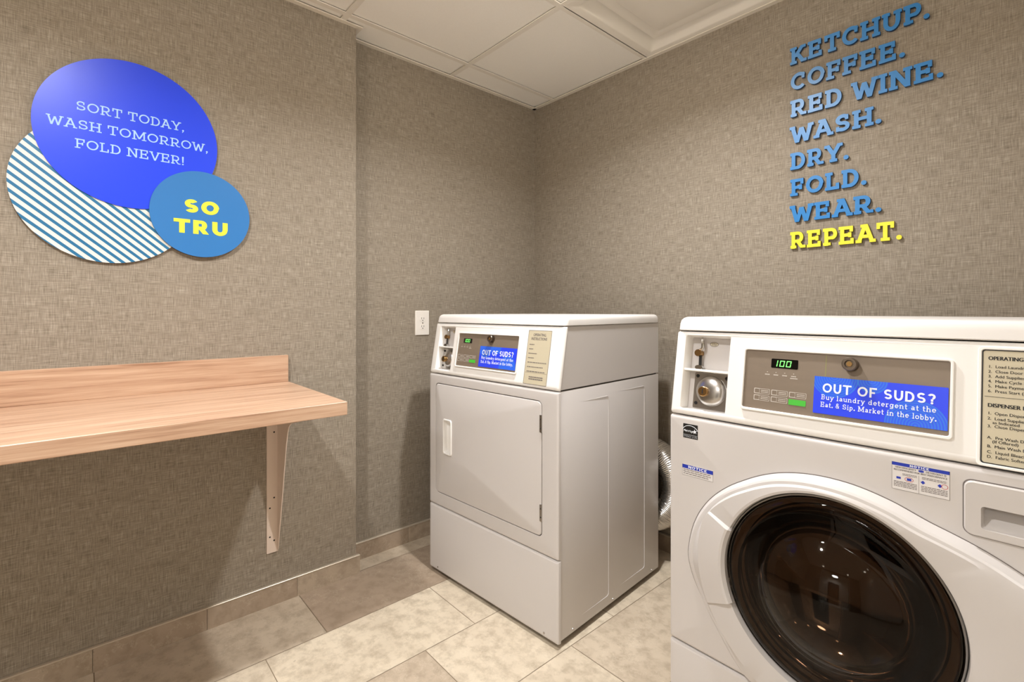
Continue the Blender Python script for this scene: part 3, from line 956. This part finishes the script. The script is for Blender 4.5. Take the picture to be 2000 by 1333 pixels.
    tube(bm, [FS(rx + .001, h0, -0.020), FS(rx + .001, h0 + 0.009, -0.020)], 0.008, 12)
    build('slide_base', bm, M['chrome'], cb)
    bm = nb()
    tube(bm, [FS(rx - 0.003 + 0.0, h0 + L * 0.60, -0.018), FS(rx + 0.004, h0 + L * 0.66, -0.017), FS(rx + 0.006, h0 + L * 0.72, -0.016), FS(rx + 0.005, h0 + L * 0.86, -0.016), FS(rx + 0.003, h0 + L * 0.96, -0.018), FS(rx + 0.0, h0 + L * 0.99, -0.022)], 0.0042, 10)
    build('slide_hook', bm, M['chrome'], cb)
    bm = nb()
    tube(bm, [FS(rx - 0.004, h0 + L * 0.52, -0.0285), FS(rx - 0.004, h0 + L * 0.52, -0.012)], 0.009, 16)
    build('slide_nut', bm, M['brass'], cb)
    bm = nb()
    bm.faces.new([bm.verts.new(p) for p in floop(FS, circ(rx + 0.029, h0 + L * 0.84, 0.0115, 24, 0.006), -0.0302)])
    pl_ = build('price_plate', bm, M['beige'], cb)
    bm = nb()
    loft(bm, [floop(FS, circ(rx + 0.029, h0 + L * 0.84, 0.0115, 24, 0.006), -0.0300), floop(FS, circ(rx + 0.029, h0 + L * 0.84, 0.0103, 24, 0.0048), -0.0300)], False, False)
    printed(bm, FS, '25¢', rx + 0.0225, h0 + L * 0.84 - 0.0028, 0.008, -0.0299, 0.013)
    build('price_print', bm, M['grey'], pl_)
    # display
    s = q['scr']
    bm = nb(); ring(bm, FS, (s[0] - .004, s[1] + .005, ts(s[2]) - .006, ts(s[3]) + .004), (s[0], s[1], ts(s[2]), ts(s[3])), -0.001, 0.0055, 0.007, 0.004)
    dp = build('display_bezel', bm, M['plastic'], t)
    bm = nb(); plate(bm, FS, s[0] - .001, s[1] + .001, ts(s[2]) - .001, ts(s[3]) + .001, -0.0005, 0.0008, 0.003)
    dpan = build('display_panel', bm, M['film'], t, label='taupe control film with display and buttons')
    d = q['disp']
    bm = nb(); plate(bm, FS, d[0], d[1], ts(d[2]), ts(d[3]), 0.0004, 0.0014, 0.002)
    build('display_window', bm, M['black'], dpan)
    # seven-segment 100
    bm = nb()
    dw, dh = d[1] - d[0], ts(d[3]) - ts(d[2])
    sl = 0.10 * dh
    def sgm(x, y, w, h, hor):
        pts = [(0, 0), (w, 0), (w, h), (0, h)]
        bm.faces.new([bm.verts.new(FS(x + a + (y + b - ts(d[2])) * 0.14, y + b, 0.0017)) for a, b in pts])
    th = dh * 0.085
    gy0, gy1 = ts(d[2]) + dh * 0.17, ts(d[3]) - dh * 0.17
    gm = (gy0 + gy1) / 2
    cw = dw * 0.145
    x1 = d[0] + dw * 0.19
    for a, b in ((gy0, gm - th * .3), (gm + th * .3, gy1)): sgm(x1, a, th, b - a, 0)
    for X in (d[0] + dw * 0.30, d[0] + dw * 0.545):
        sgm(X + th * .8, gy0, cw - th * .6, th, 1); sgm(X + th * .8, gy1 - th, cw - th * .6, th, 1)
        for a, b in ((gy0, gm - th * .3), (gm + th * .3, gy1)):
            sgm(X, a, th, b - a, 0); sgm(X + cw, a, th, b - a, 0)
    build('display_digits', bm, M['led'], dpan)
    # buttons
    for bx, by in q['btn']:
        bm = nb()
        w, h = q['bw'], q['bh']
        frame_outline(bm, FS, bx, bx + w, by, by + h, 0.0009, 0.0011)
        frame_outline(bm, FS, bx + .001, bx + w * 0.36, by + .001, by + h - .001, 0.0006, 0.0011)
        for j in range(2): lines(bm, FS, bx + w * .45, bx + w * .92, by + h * (.58 - .3 * j), h * .14, 0.0011, seed=int(bx * 9999) + j)
        build('button', bm, M['paleprint'], dpan)
    for ix in range(4):
        X = d[0] - dw * 0.22 + ix * dw * 0.33
        Y = ts(d[2]) - 0.017
        bm = nb()
        lines(bm, FS, X, X + dw * 0.18, Y, 0.0022, 0.0011, seed=ix)
        quad(bm, FS, X + dw * .07, X + dw * .11, Y + 0.006, Y + 0.0075, 0.0011)
        if ix == 3: lines(bm, FS, X - dw * .03, X + dw * 0.24, Y - 0.0045, 0.0022, 0.0011, seed=9)
        build('indicator', bm, M['paleprint'], dpan)
    g = q['green']
    bm = nb(); plate(bm, FS, g[0], g[1], ts(g[2]), ts(g[3]), 0.0004, 0.0018, 0.001)
    build('start_button', bm, M['greenbtn'], dpan, label='lit green start button')
    for a, b in ((k0, k1) for k0, k1 in ((q['stick'][3] + 0.004, s[3] - 0.012), (s[2] + 0.008, q['stick'][2] - 0.006))):
        bm = nb()
        quad(bm, FS, q['film'], q['film'] + 0.0011, ts(a), ts(b), 0.0010)
        build('film_edge', bm, M['filmedge'], dpan)
    # lock
    lx, ly = q['lock']
    bm = nb()
    loft(bm, [floop(FS, circ(lx, ts(ly), 0.0135, 28), 0.0), floop(FS, circ(lx, ts(ly), 0.0135, 28), 0.016), floop(FS, circ(lx, ts(ly), 0.012, 28), 0.018), floop(FS, circ(lx, ts(ly), 0.008, 28), 0.018), floop(FS, circ(lx, ts(ly), 0.007, 28), 0.015)], False, True)
    lk = build('panel_lock', bm, M['darksteel'], t)
    bm = nb(); loft(bm, [floop(FS, circ(lx, ts(ly), 0.0055, 16), 0.0145), floop(FS, circ(lx, ts(ly), 0.005, 16), 0.0168)], False, True)
    build('keyway', bm, M['brass'], lk)
    # blue sticker
    k = q['stick']
    st = uvplate('advert_sticker', FS, k[0], k[1], ts(k[2]), ts(k[3]), 0.0022, M['sticker'], t)
    bm = nb()
    kw, kh = k[1] - k[0], ts(k[3]) - ts(k[2])
    X0, Y0 = k[0] + kw * 0.07, ts(k[2])
    lettering(bm, FS, 'OUT OF SUDS?', X0, Y0 + kh * 0.575, kh * 0.25, kw * 0.855, 0.185, False, 0.0021, 0.0026, 0.05)
    lettering(bm, FS, 'Buy laundry detergent at the', X0 - kw * 0.005, Y0 + kh * 0.385, kh * 0.135, kw * 0.862, 0.125, True, 0.0021, 0.0026, 0.05)
    lettering(bm, FS, 'Eat. & Sip. Market in the lobby.', X0 - kw * 0.008, Y0 + kh * 0.185, kh * 0.135, kw * 0.868, 0.125, True, 0.0021, 0.0026, 0.05)
    build('sticker_print', bm, M['whiteprint'], st)

def edge_panel(bm, W, z0, z1, hole=None, hr=0.02, back=0.014, deep=0.011, holes=None):
    f = FF
    L = [floop(f, rr(0, W, z0, z1, 0.004), -back), floop(f, rr(0, W, z0, z1, 0.005), -0.008), floop(f, rr(.001, W - .001, z0 + .001, z1 - .001, 0.005), -0.0035),
         floop(f, rr(.004, W - .004, z0 + .004, z1 - .004, 0.005), -0.0008), floop(f, rr(.009, W - .009, z0 + .009, z1 - .009, 0.005), 0.0)]
    if hole:
        h = hole
        L += [floop(f, rr(*h, hr), 0.0), floop(f, rr(h[0] + .001, h[1] - .001, h[2] + .001, h[3] - .001, hr), -0.001), floop(f, rr(h[0] + .001, h[1] - .001, h[2] + .001, h[3] - .001, hr), -deep)]
    if holes:                                   # several openings: (outline, depth)
        rows = loft(bm, L, False, False)
        edges = [bm.edges.get((rows[-1][i], rows[-1][(i + 1) % len(rows[-1])])) for i in range(len(rows[-1]))]
        for pts, dp in holes:
            hr_ = loft(bm, [floop(f, pts, 0.0), floop(f, pts, -dp)], False, True)
            edges += [bm.edges.get((hr_[0][i], hr_[0][(i + 1) % len(pts)])) for i in range(len(pts))]
        bmesh.ops.triangle_fill(bm, use_beauty=True, use_dissolve=False, edges=edges)
        return
    loft(bm, L, False, True)

# ---- dryer
DW, DD = 0.717, 0.675
t = thing('clothes_dryer', 'white coin operated front load dryer with solid square door in corner', 'dryer', (-1.8038, 1.1227, 0), 0.0625)
q = dict(coin=(0.0375, 0.1365, 0.09, 0.925), shelf=0.535, dome=(0.088, 0.315, 0.034), lever=0.066, scr=(0.172, 0.514, 0.21, 0.806),
         disp=(0.2026, 0.2543, 0.636, 0.720), btn=[(0.178 + 0.0375 * i, ts(0.365 - 0.068 * j)) for j in (0, 1) for i in (0, 1)] + [(0.253, ts(0.365))], bw=0.034, bh=0.012,
         green=(0.252, 0.288, 0.290, 0.342), film=0.3015, lock=(0.3704, 0.735), stick=(0.3095, 0.506, 0.24, 0.601))
q['stick'] = (0.3095, 0.510, 0.24, 0.601)
machine_body(t, DW, DD, q, [(0.13, 0.297, 0.060, 0.802), (0.375, 0.557, 0.066, 0.810)])
DO = (0.043, 0.6475, 0.349, 0.8135)
bm = nb(); edge_panel(bm, DW, 0.2945, 0.8492, DO, 0.02, deep=0.034)
build('front_panel', bm, M['white'], t)
bm = nb()
d = (DO[0] + .004, DO[1] - .004, DO[2] + .004, DO[3] - .004)
HR = (0.101, 0.1535, 0.524, 0.664)
loft(bm, [floop(FF, rr(*d, 0.017), -0.010), floop(FF, rr(*d, 0.017), -0.001), floop(FF, rr(d[0] + .0012, d[1] - .0012, d[2] + .0012, d[3] - .0012, 0.016), 0.001),
          floop(FF, rr(d[0] + .004, d[1] - .004, d[2] + .004, d[3] - .004, 0.014), 0.002), floop(FF, rr(*HR, 0.008), 0.002), floop(FF, rr(HR[0] + .002, HR[1] - .001, HR[2] + .004, HR[3] - .004, 0.008), -0.027)], False, True)
door = build('door', bm, M['white'], t)
# pull handle: a scoop rising out of the door towards its right lip
bm = nb()
def wedge(pts, n_left, n_right, x0, x1): return [FF(x, y, n_left + (n_right - n_left) * (x - x0) / (x1 - x0)) for x, y in pts]
x0, x1, y0, y1 = HR[0] - .004, HR[1] + .004, HR[2] - .004, HR[3] + .004
loft(bm, [wedge(rr(x0, x1, y0, y1, 0.010), 0.0015, 0.0015, x0, x1), wedge(rr(x0 + .001, x1 - .001, y0 + .001, y1 - .001, 0.010), 0.003, 0.0065, x0, x1), wedge(rr(x0 + .003, x1 - .003, y0 + .003, y1 - .003, 0.009), 0.0035, 0.0075, x0, x1),
          wedge(rr(x0 + .006, x1 - .007, y0 + .007, y1 - .007, 0.007), 0.0025, 0.006, x0, x1), wedge(rr(x0 + .009, x1 - .008, y0 + .010, y1 - .010, 0.007), -0.010, -0.026, x0, x1)], False, True)
build('handle', bm, M['plastic'], door, 45)
for za, zb in ((0.706, 0.765), (0.405, 0.462)):
    bm = nb(); plate(bm, FF, 0.6385, 0.6475, za, zb, -0.006, 0.004, 0.001)
    hg = build('hinge', bm, M['steel'], t)
    for zz in (za + .014, zb - .014):
        bm = nb(); loft(bm, [floop(FF, circ(0.643, zz, 0.003, 10), 0.003), floop(FF, circ(0.643, zz, 0.002, 10), 0.0055)], False, True)
        build('hinge_screw', bm, M['dark'], hg)
bm = nb(); edge_panel(bm, DW, 0.0165, 0.292)
bp = build('base_panel', bm, M['white'], t)
for sx in (0.06, 0.655):
    bm = nb(); loft(bm, [floop(FF, circ(sx, 0.032, 0.004, 12), -0.001), floop(FF, circ(sx, 0.032, 0.0035, 12), 0.0015)], False, True)
    build('panel_screw', bm, M['steel'], bp)
lb = (0.5555, 0.6630, ts(0.058), ts(0.919))
bm = nb(); plate(bm, FS, *lb, -0.0004, 0.0008, 0.002)
lab = build('instruction_label', bm, M['beige'], t, label='beige operating instructions label')
bm = nb()
frame_outline(bm, FS, *lb, 0.0016, 0.0010, 0.002)
Y = lb[3]
printed(bm, FS, 'OPERATING', lb[0] + 0.024, Y - 0.0205, 0.0135, 0.0011, 0.058, 0.0003)
printed(bm, FS, 'INSTRUCTIONS', lb[0] + 0.0165, Y - 0.0345, 0.0135, 0.0011, 0.072, 0.0003)
for i, w in enumerate((0.024, 0.020, 0.040, 0.028, 0.088, 0.074, 0.084)):
    lines(bm, FS, lb[0] + 0.010, lb[0] + 0.010 + w, Y - 0.052 - i * 0.0145 * 1.08, 0.0028, 0.0011, seed=40 + i)
quad(bm, FS, lb[0] + 0.004, lb[1] - 0.004, lb[2] + 0.0405, lb[2] + 0.0412, 0.0011)
for i in range(2): lines(bm, FS, lb[0] + 0.024, lb[1] - 0.018, lb[2] + 0.024 - i * 0.007, 0.0040, 0.0011, seed=60 + i)
build('label_print', bm, M['grey'], lab)

# ---- washing machine
WW, WD = 0.742, 0.69
t = thing('washing_machine', 'white coin operated front load washer with round dark glass door', 'washing machine', (-0.675, 1.15, 0), 0.0)
q = dict(coin=(0.0285, 0.143, 0.083, 0.948), shelf=0.547, dome=(0.092, 0.322, 0.038), lever=0.0605, scr=(0.184, 0.5458, 0.205, 0.814),
         disp=(0.241, 0.296, 0.642, 0.736), btn=[(0.2075 + 0.0372 * i, ts(0.362 - 0.0685 * j)) for j in (0, 1) for i in (0, 1)] + [(0.2815, ts(0.3605))], bw=0.034, bh=0.0122,
         green=(0.2815, 0.315, 0.2885, 0.3435), film=0.3485, lock=(0.394, 0.7294), stick=(0.3297, 0.5435, 0.245, 0.596))
machine_body(t, WW, WD, q, None)
# front panel
dr = (0.566, 0.716, 0.7335, 0.8262)
bm = nb(); edge_panel(bm, WW, 0.2685, 0.8492, holes=[(rr(dr[0] + .001, dr[1] - .001, dr[2] + .001, dr[3] - .001, 0.011), 0.05), (circ(0.366, 0.5335, 0.2035, 64), 0.14)])
build('front_panel', bm, M['white'], t)
bm = nb(); edge_panel(bm, WW, 0.0165, 0.2655)
build('base_panel', bm, M['white'], t)
# door
CX, CZ = 0.366, 0.5335
OUT = [(.0525, .500), (.0555, .535), (.073, .598), (.105, .652), (.15, .697), (.197, .7285), (.272, .7625), (.33, .7735), (.389, .7735), (.4645, .7575), (.53, .732), (.635, .688),
       (.692, .655), (.712, .600), (.714, .52), (.708, .44), (.685, .37), (.62, .325), (.54, .293), (.46, .279), (.38, .2755), (.30, .2745), (.24, .2745), (.2055, .2765), (.1726, .3008), (.1259, .3563), (.085, .415), (.062, .460)]
pol = sorted((math.atan2(z - CZ, x - CX) % (2 * PI), math.hypot(x - CX, z - CZ)) for x, z in OUT)
def outline_r(a):
    a %= 2 * PI
    n = len(pol)
    i = max([k for k in range(n) if pol[k][0] <= a], default=n - 1)
    def P(k):
        w, kk = divmod(k, n)
        return pol[kk][0] + 2 * PI * w, pol[kk][1]
    if a < pol[0][0]: a += 2 * PI
    p0, p1, p2, p3 = P(i - 1), P(i), P(i + 1), P(i + 2)
    u = (a - p1[0]) / (p2[0] - p1[0])
    m1 = (p2[1] - p0[1]) / (p2[0] - p0[0]) * (p2[0] - p1[0])
    m2 = (p3[1] - p1[1]) / (p3[0] - p1[0]) * (p2[0] - p1[0])
    return (2 * u**3 - 3 * u**2 + 1) * p1[1] + (u**3 - 2 * u**2 + u) * m1 + (-2 * u**3 + 3 * u**2) * p2[1] + (u**3 - u**2) * m2
HK = [(0, .030), (45, .030), (90, .030), (130, .022), (165, .012), (195, .012), (215, .020), (245, .028), (360, .030)]
def interp(tab, a):
    for (a0, v0), (a1, v1) in zip(tab, tab[1:]):
        if a0 <= a <= a1:
            u = (a - a0) / (a1 - a0); u = u * u * (3 - 2 * u)
            return v0 + (v1 - v0) * u
N1, N2 = 157.0, 205.0
angs = sorted([i * 360 / 180 + 0.37 for i in range(180)] + [N1 - 0.6, N1 + 0.6, N2 - 0.6, N2 + 0.6])
def dloop(rf, nf): return [FF(CX + rf(a) * math.cos(math.radians(a)), CZ + rf(a) * math.sin(math.radians(a)), nf(a)) for a in angs]
RO = lambda a: outline_r(math.radians(a))
hk = lambda a: interp(HK, a)
grip = lambda a: 1.0 if N1 < a < N2 else 0.0
bm = nb()
rc = lambda a: min(0.272, RO(a) - 0.022)
loft(bm, [dloop(RO, lambda a: -0.002), dloop(lambda a: RO(a) - 0.0015, lambda a: 0.003), dloop(lambda a: RO(a) - 0.008, lambda a: hk(a) * 0.84), dloop(lambda a: RO(a) - 0.012, lambda a: hk(a) * 0.96), dloop(lambda a: RO(a) - 0.018, hk),
          dloop(rc, lambda a: hk(a) * 0.2 + 0.027 + 0.003 * grip(a)), dloop(lambda a: 0.2165, lambda a: 0.034 + 0.009 * grip(a)), dloop(lambda a: 0.2115, lambda a: 0.0325 + 0.009 * grip(a)),
          dloop(lambda a: 0.2095 - 0.004 * grip(a), lambda a: 0.026 + 0.008 * grip(a)), dloop(lambda a: 0.2085, lambda a: 0.010)], False, False)
door = build('door', bm, M['doorplastic'], t, 22)
bm = nb()
loft(bm, [dloop(lambda a: RO(a) + 0.0012, lambda a: 0.0003), dloop(lambda a: RO(a) - 0.0012, lambda a: 0.0003)], False, False)
build('door_gap', bm, M['grey'], door)
bm = nb()
def ringloops(prof): return [floop(FF, circ(CX, CZ, r, 96), n) for r, n in prof]
loft(bm, ringloops([(0.2085, 0.012), (0.2070, 0.0225), (0.2045, 0.0245), (0.2025, 0.022), (0.2022, 0.016)]), False, False)
build('door_trim_ring', bm, M['chrome'], door)
bm = nb()
prof = [(0.2025, 0.016), (0.2015, 0.0235), (0.196, 0.0300), (0.188, 0.0345), (0.180, 0.0368), (0.1676, 0.0368), (0.1745, 0.0360)]
prof += [(0.170, 0.0372), (0.150, 0.0392), (0.136, 0.0412), (0.130, 0.0428)]
RS = 0.185
n_top = RS - math.sqrt(RS * RS - 0.127 ** 2)
for i in range(24):
    r = 0.127 * (1 - i / 24)
    prof.append((r, 0.0440 + n_top - (RS - math.sqrt(RS * RS - r * r))))
loft(bm, ringloops(prof), False, True)
build('door_glass', bm, M['glass'], door, 60)
bm = nb()
prof = [(0.2022, 0.014), (0.180, 0.013), (0.168, 0.008), (0.160, -0.002)]
for i in range(1, 26):
    a = i / 26 * PI / 2
    prof.append((0.160 * math.cos(a) + 0.0003, -0.004 - 0.085 * math.sin(a)))
loft(bm, ringloops(prof), False, True)
build('glass_bowl', bm, M['bowl'], door, 60)
# detergent drawer
dr = (0.566, 0.716, 0.7335, 0.8262)
hl = (0.5875, 0.700, 0.7475, 0.7862)
bm = nb()
loft(bm, [floop(FF, rr(*dr, 0.012), -0.001), floop(FF, rr(*dr, 0.012), 0.004), floop(FF, rr(dr[0] + .002, dr[1] - .002, dr[2] + .002, dr[3] - .002, 0.010), 0.006), floop(FF, rr(dr[0] + .007, dr[1] - .007, dr[2] + .007, dr[3] - .007, 0.007), 0.006),
          floop(FF, rr(*hl, 0.005), 0.006), [FF(x, y, 0.003 - 0.040 * max(0.0, (y - hl[2]) / (hl[3] - hl[2])) ** 0.8) for x, y in rr(hl[0] + .003, hl[1] - .003, hl[2] + .002, hl[3] - .003, 0.006)]], False, True)
build('detergent_drawer', bm, M['doorplastic'], t, 30)
bm = nb()
frame_outline(bm, FF, dr[0] - .002, dr[1] + .002, dr[2] - .002, dr[3] + .002, 0.0022, 0.0003, 0.013)
build('drawer_gap', bm, M['grey'], t)
# operating instructions
lb = (0.586, 0.722, ts(0.042), ts(0.927))
bm = nb(); ring(bm, FS, (lb[0] - .005, lb[1] + .005, lb[2] - .005, lb[3] + .005), lb, -0.001, 0.0022, 0.006, 0.004, 0.001)
plate(bm, FS, *lb, -0.0006, 0.0004, 0.004)
lab = build('instruction_label', bm, [M['plastic'], M['beige']], t, label='beige operating and dispenser instructions label')
bm = nb(); plate(bm, FS, lb[0] + .0003, lb[1] - .0003, lb[2] + .0003, lb[3] - .0003, 0.0, 0.0009, 0.004)
build('label_face', bm, M['beige'], lab)
bm = nb()
frame_outline(bm, FS, *lb, 0.0018, 0.0013, 0.004)
Y = lb[3]; X = lb[0] + 0.0080
def row(s, dy, x=0.0, size=0.0068, bold=0.00010): printed(bm, FS, s, X + x, Y - dy, size, 0.0013, None, bold)
printed(bm, FS, 'OPERATING INSTRUCTIONS', X, Y - 0.0180, 0.0092, 0.0013, 0.099, 0.00035)
for i, s in enumerate(('1.  Load Laundry', '2.  Close Door', '3.  Add Supplies (See Below)', '4.  Make Cycle Selection', '5.  Make Payment', '6.  Press Start (Door Locks)')):
    row(s, 0.0317 + i * 0.00845)
quad(bm, FS, lb[0] + 0.004, lb[1] - 0.004, ts(0.556), ts(0.559), 0.0013)
printed(bm, FS, 'DISPENSER INSTRUCTIONS', X, Y - 0.0990, 0.0092, 0.0013, 0.099, 0.00035)
for s, dy, x in (('1.  Open Dispenser Drawer', .1118, 0), ('2.  Load Supplies in Drawer', .1206, 0), ('as Indicated', .1272, .0062), ('3.  Close Dispenser Drawer', .1338, 0),
                 ('A.  Pre Wash Detergent', .1529, 0), ('(If Offered)', .1593, .0062), ('B.  Main Wash Detergent', .1676, 0), ('C.  Liquid Bleach', .1770, 0), ('D.  Fabric Softener', .1850, 0)):
    row(s, dy, x)
build('label_print', bm, M['blackmat'], lab)
# energy label
e = (0.0385, 0.0775, 0.7955, 0.8315)
bm = nb(); plate(bm, FF, *e, -0.0002, 0.0006, 0.0006)
el = build('energy_label', bm, M['blackmat'], t, label='black and white energy efficiency label')
bm = nb()
ew, eh = e[1] - e[0], e[3] - e[2]
for p in arc(e[0] + ew * .48, e[2] + eh * .40, ew * .56, eh * .50, 22, 158, ew * .035): prism(bm, FF, p, 0.0005, 0.0009)
wig = [(.06, .50), (.12, .58), (.17, .50), (.22, .47), (.27, .55), (.30, .47), (.33, .54), (.37, .46), (.40, .55), (.44, .50), (.48, .56), (.52, .44), (.55, .53), (.59, .40), (.63, .54), (.70, .46)]
for (a, b), (c, d_) in zip(wig, wig[1:]):
    for p in seg(e[0] + a * ew, e[2] + b * eh, e[0] + c * ew, e[2] + d_ * eh, ew * .06): prism(bm, FF, p, 0.0005, 0.0009)
star = []
for i in range(10):
    r = (0.16 if i % 2 == 0 else 0.065) * ew
    a = math.radians(100 + 36 * i)
    star.append((e[0] + .80 * ew + r * math.cos(a), e[2] + .52 * eh + r * math.sin(a)))
sc = (e[0] + .80 * ew, e[2] + .52 * eh)
for i in range(10): prism(bm, FF, [sc, star[i], star[(i + 1) % 10]], 0.0005, 0.0009)
quad(bm, FF, e[0] + ew * .02, e[1] - ew * .02, e[2] + eh * .235, e[2] + eh * .25, 0.0009)
printed(bm, FF, 'ENERGY STAR', e[0] + ew * .04, e[2] + eh * .06, eh * .19, 0.0009, ew * .92, 0.0001)
build('energy_logo', bm, M['whiteprint'], el)
# small notice, left
e = (0.0362, 0.117, 0.7005, 0.7275)
bm = nb(); plate(bm, FF, *e, -0.0002, 0.0006, 0.0006)
nl = build('notice_sticker', bm, M['paper'], t, label='small notice sticker at upper left')
bm = nb(); quad(bm, FF, e[0], e[1], e[3] - 0.0095, e[3], 0.0008); build('notice_header', bm, M['navy'], nl)
bm = nb(); lettering(bm, FF, 'NOTICE', e[0] + 0.016, e[3] - 0.0080, 0.0064, 0.050, 0.2, False, 0.0007, 0.0011, 0.08); build('notice_title', bm, M['whiteprint'], nl)
bm = nb()
for i in range(3): lines(bm, FF, e[0] + 0.003, e[1] - 0.006 - 0.006 * (i == 2), e[3] - 0.0138 - i * 0.0048, 0.0019, 0.0008, seed=80 + i)
frame_outline(bm, FF, *e, 0.0005, 0.0008, 0.0006)
build('notice_print', bm, M['grey'], nl)
# detergent notice, right
e = (0.4652, 0.5475, 0.7825, 0.8338)
bm = nb(); plate(bm, FF, *e, -0.0002, 0.0006, 0.0006)
nl = build('notice_sticker', bm, M['paper'], t, label='larger detergent notice sticker at upper right')
bm = nb(); quad(bm, FF, e[0], e[1], e[3] - 0.0062, e[3], 0.0008); build('notice_header', bm, M['navy'], nl)
bm = nb(); lettering(bm, FF, 'NOTICE', e[0] + 0.0265, e[3] - 0.0050, 0.0039, 0.028, 0.22, False, 0.0007, 0.0011, 0.08); build('notice_title', bm, M['whiteprint'], nl)
bm = nb()
frame_outline(bm, FF, *e, 0.0005, 0.0008, 0.0006)
printed(bm, FF, 'HIGH EFFICIENCY', e[0] + .005, e[3] - .0107, 0.0044, 0.0008, 0.031, 0.0001)
printed(bm, FF, 'DETERGENT IS', e[0] + .0495, e[3] - .0107, 0.0044, 0.0008, 0.028, 0.0001)
printed(bm, FF, 'RECOMMENDED FOR BEST PERFORMANCE', e[0] + .003, e[3] - .0155, 0.0044, 0.0008, 0.076, 0.0001)
quad(bm, FF, e[0] + .0395, e[0] + .0400, e[2], e[3] - .018, 0.0008)
for i in range(2):
    lines(bm, FF, e[0] + .016, e[0] + .037, e[3] - .0205 - i * .0024, 0.0011, 0.0008, seed=100 + i)
    lines(bm, FF, e[0] + .044, e[1] - .004, e[3] - .0205 - i * .0024, 0.0011, 0.0008, seed=110 + i)
for i in range(4):
    lines(bm, FF, e[0] + .003, e[0] + .037, e[2] + .0145 - i * .0028, 0.0013, 0.0008, seed=120 + i)
    lines(bm, FF, e[0] + .043, e[1] - .003, e[2] + .0145 - i * .0028, 0.0013, 0.0008, seed=130 + i)
build('notice_print', bm, M['grey'], nl)
bm = nb()
bm.faces.new([bm.verts.new(p) for p in floop(FF, circ(e[0] + .043, e[3] - .0092, .0042, 16, .0022), 0.0009)])
quad(bm, FF, e[0] + .007, e[0] + .0135, e[2] + .0205, e[2] + .0245, 0.0009)
quad(bm, FF, e[0] + .0225, e[0] + .0290, e[2] + .0200, e[2] + .0245, 0.0009)
for cxx in (.0455, .0690): bm.faces.new([bm.verts.new(p) for p in floop(FF, circ(e[0] + cxx, e[2] + .0222, .0034, 4), 0.0009)])
build('notice_icons', bm, M['navy'], nl)
bm = nb()
for cxx, rx_ in ((.0257, .006), (.0755, .0042)):
    for p in arc(e[0] + cxx, e[2] + .0222, rx_, .0040, 0, 360, .0007): bm.faces.new([bm.verts.new(v) for v in floop(FF, p, 0.0010)])
build('notice_marks', bm, M['red'], nl)

# ------------------------------------------------------------------ flexible foil duct behind the dryer
ctrl = []
for k in range(0, 41):
    u = k / 40
    a = -PI / 2 + PI * u
    ctrl.append(Vector((-1.265 + 0.155 * math.cos(a), 1.935 + 0.02 * (u - 0.5), 0.335 + 0.155 * math.sin(a))))
pre = [Vector((-1.46, 1.895, 0.19)), Vector((-1.40, 1.905, 0.182)), Vector((-1.33, 1.918, 0.180))]
post = [Vector((-1.33, 1.947, 0.490)), Vector((-1.39, 1.958, 0.492)), Vector((-1.45, 1.965, 0.51)), Vector((-1.50, 1.97, 0.55))]
path = pre + ctrl + post
dense = []
for a, b in zip(path, path[1:]):
    n = max(2, int((b - a).length / 0.0016))
    for i in range(n): dense.append(a.lerp(b, i / n))
sm = dense[:]
bm = nb()
tube(bm, sm, lambda i: 0.059 + (0.0016 if i % 4 in (0, 1) else -0.0012), 28)
o = build('exhaust_duct', bm, M['foil'], None, 60)
tag(o, 'ribbed silver foil exhaust duct looping behind the dryer', 'duct')

for o in SC.objects:
    if '_w' in o: del o['_w']
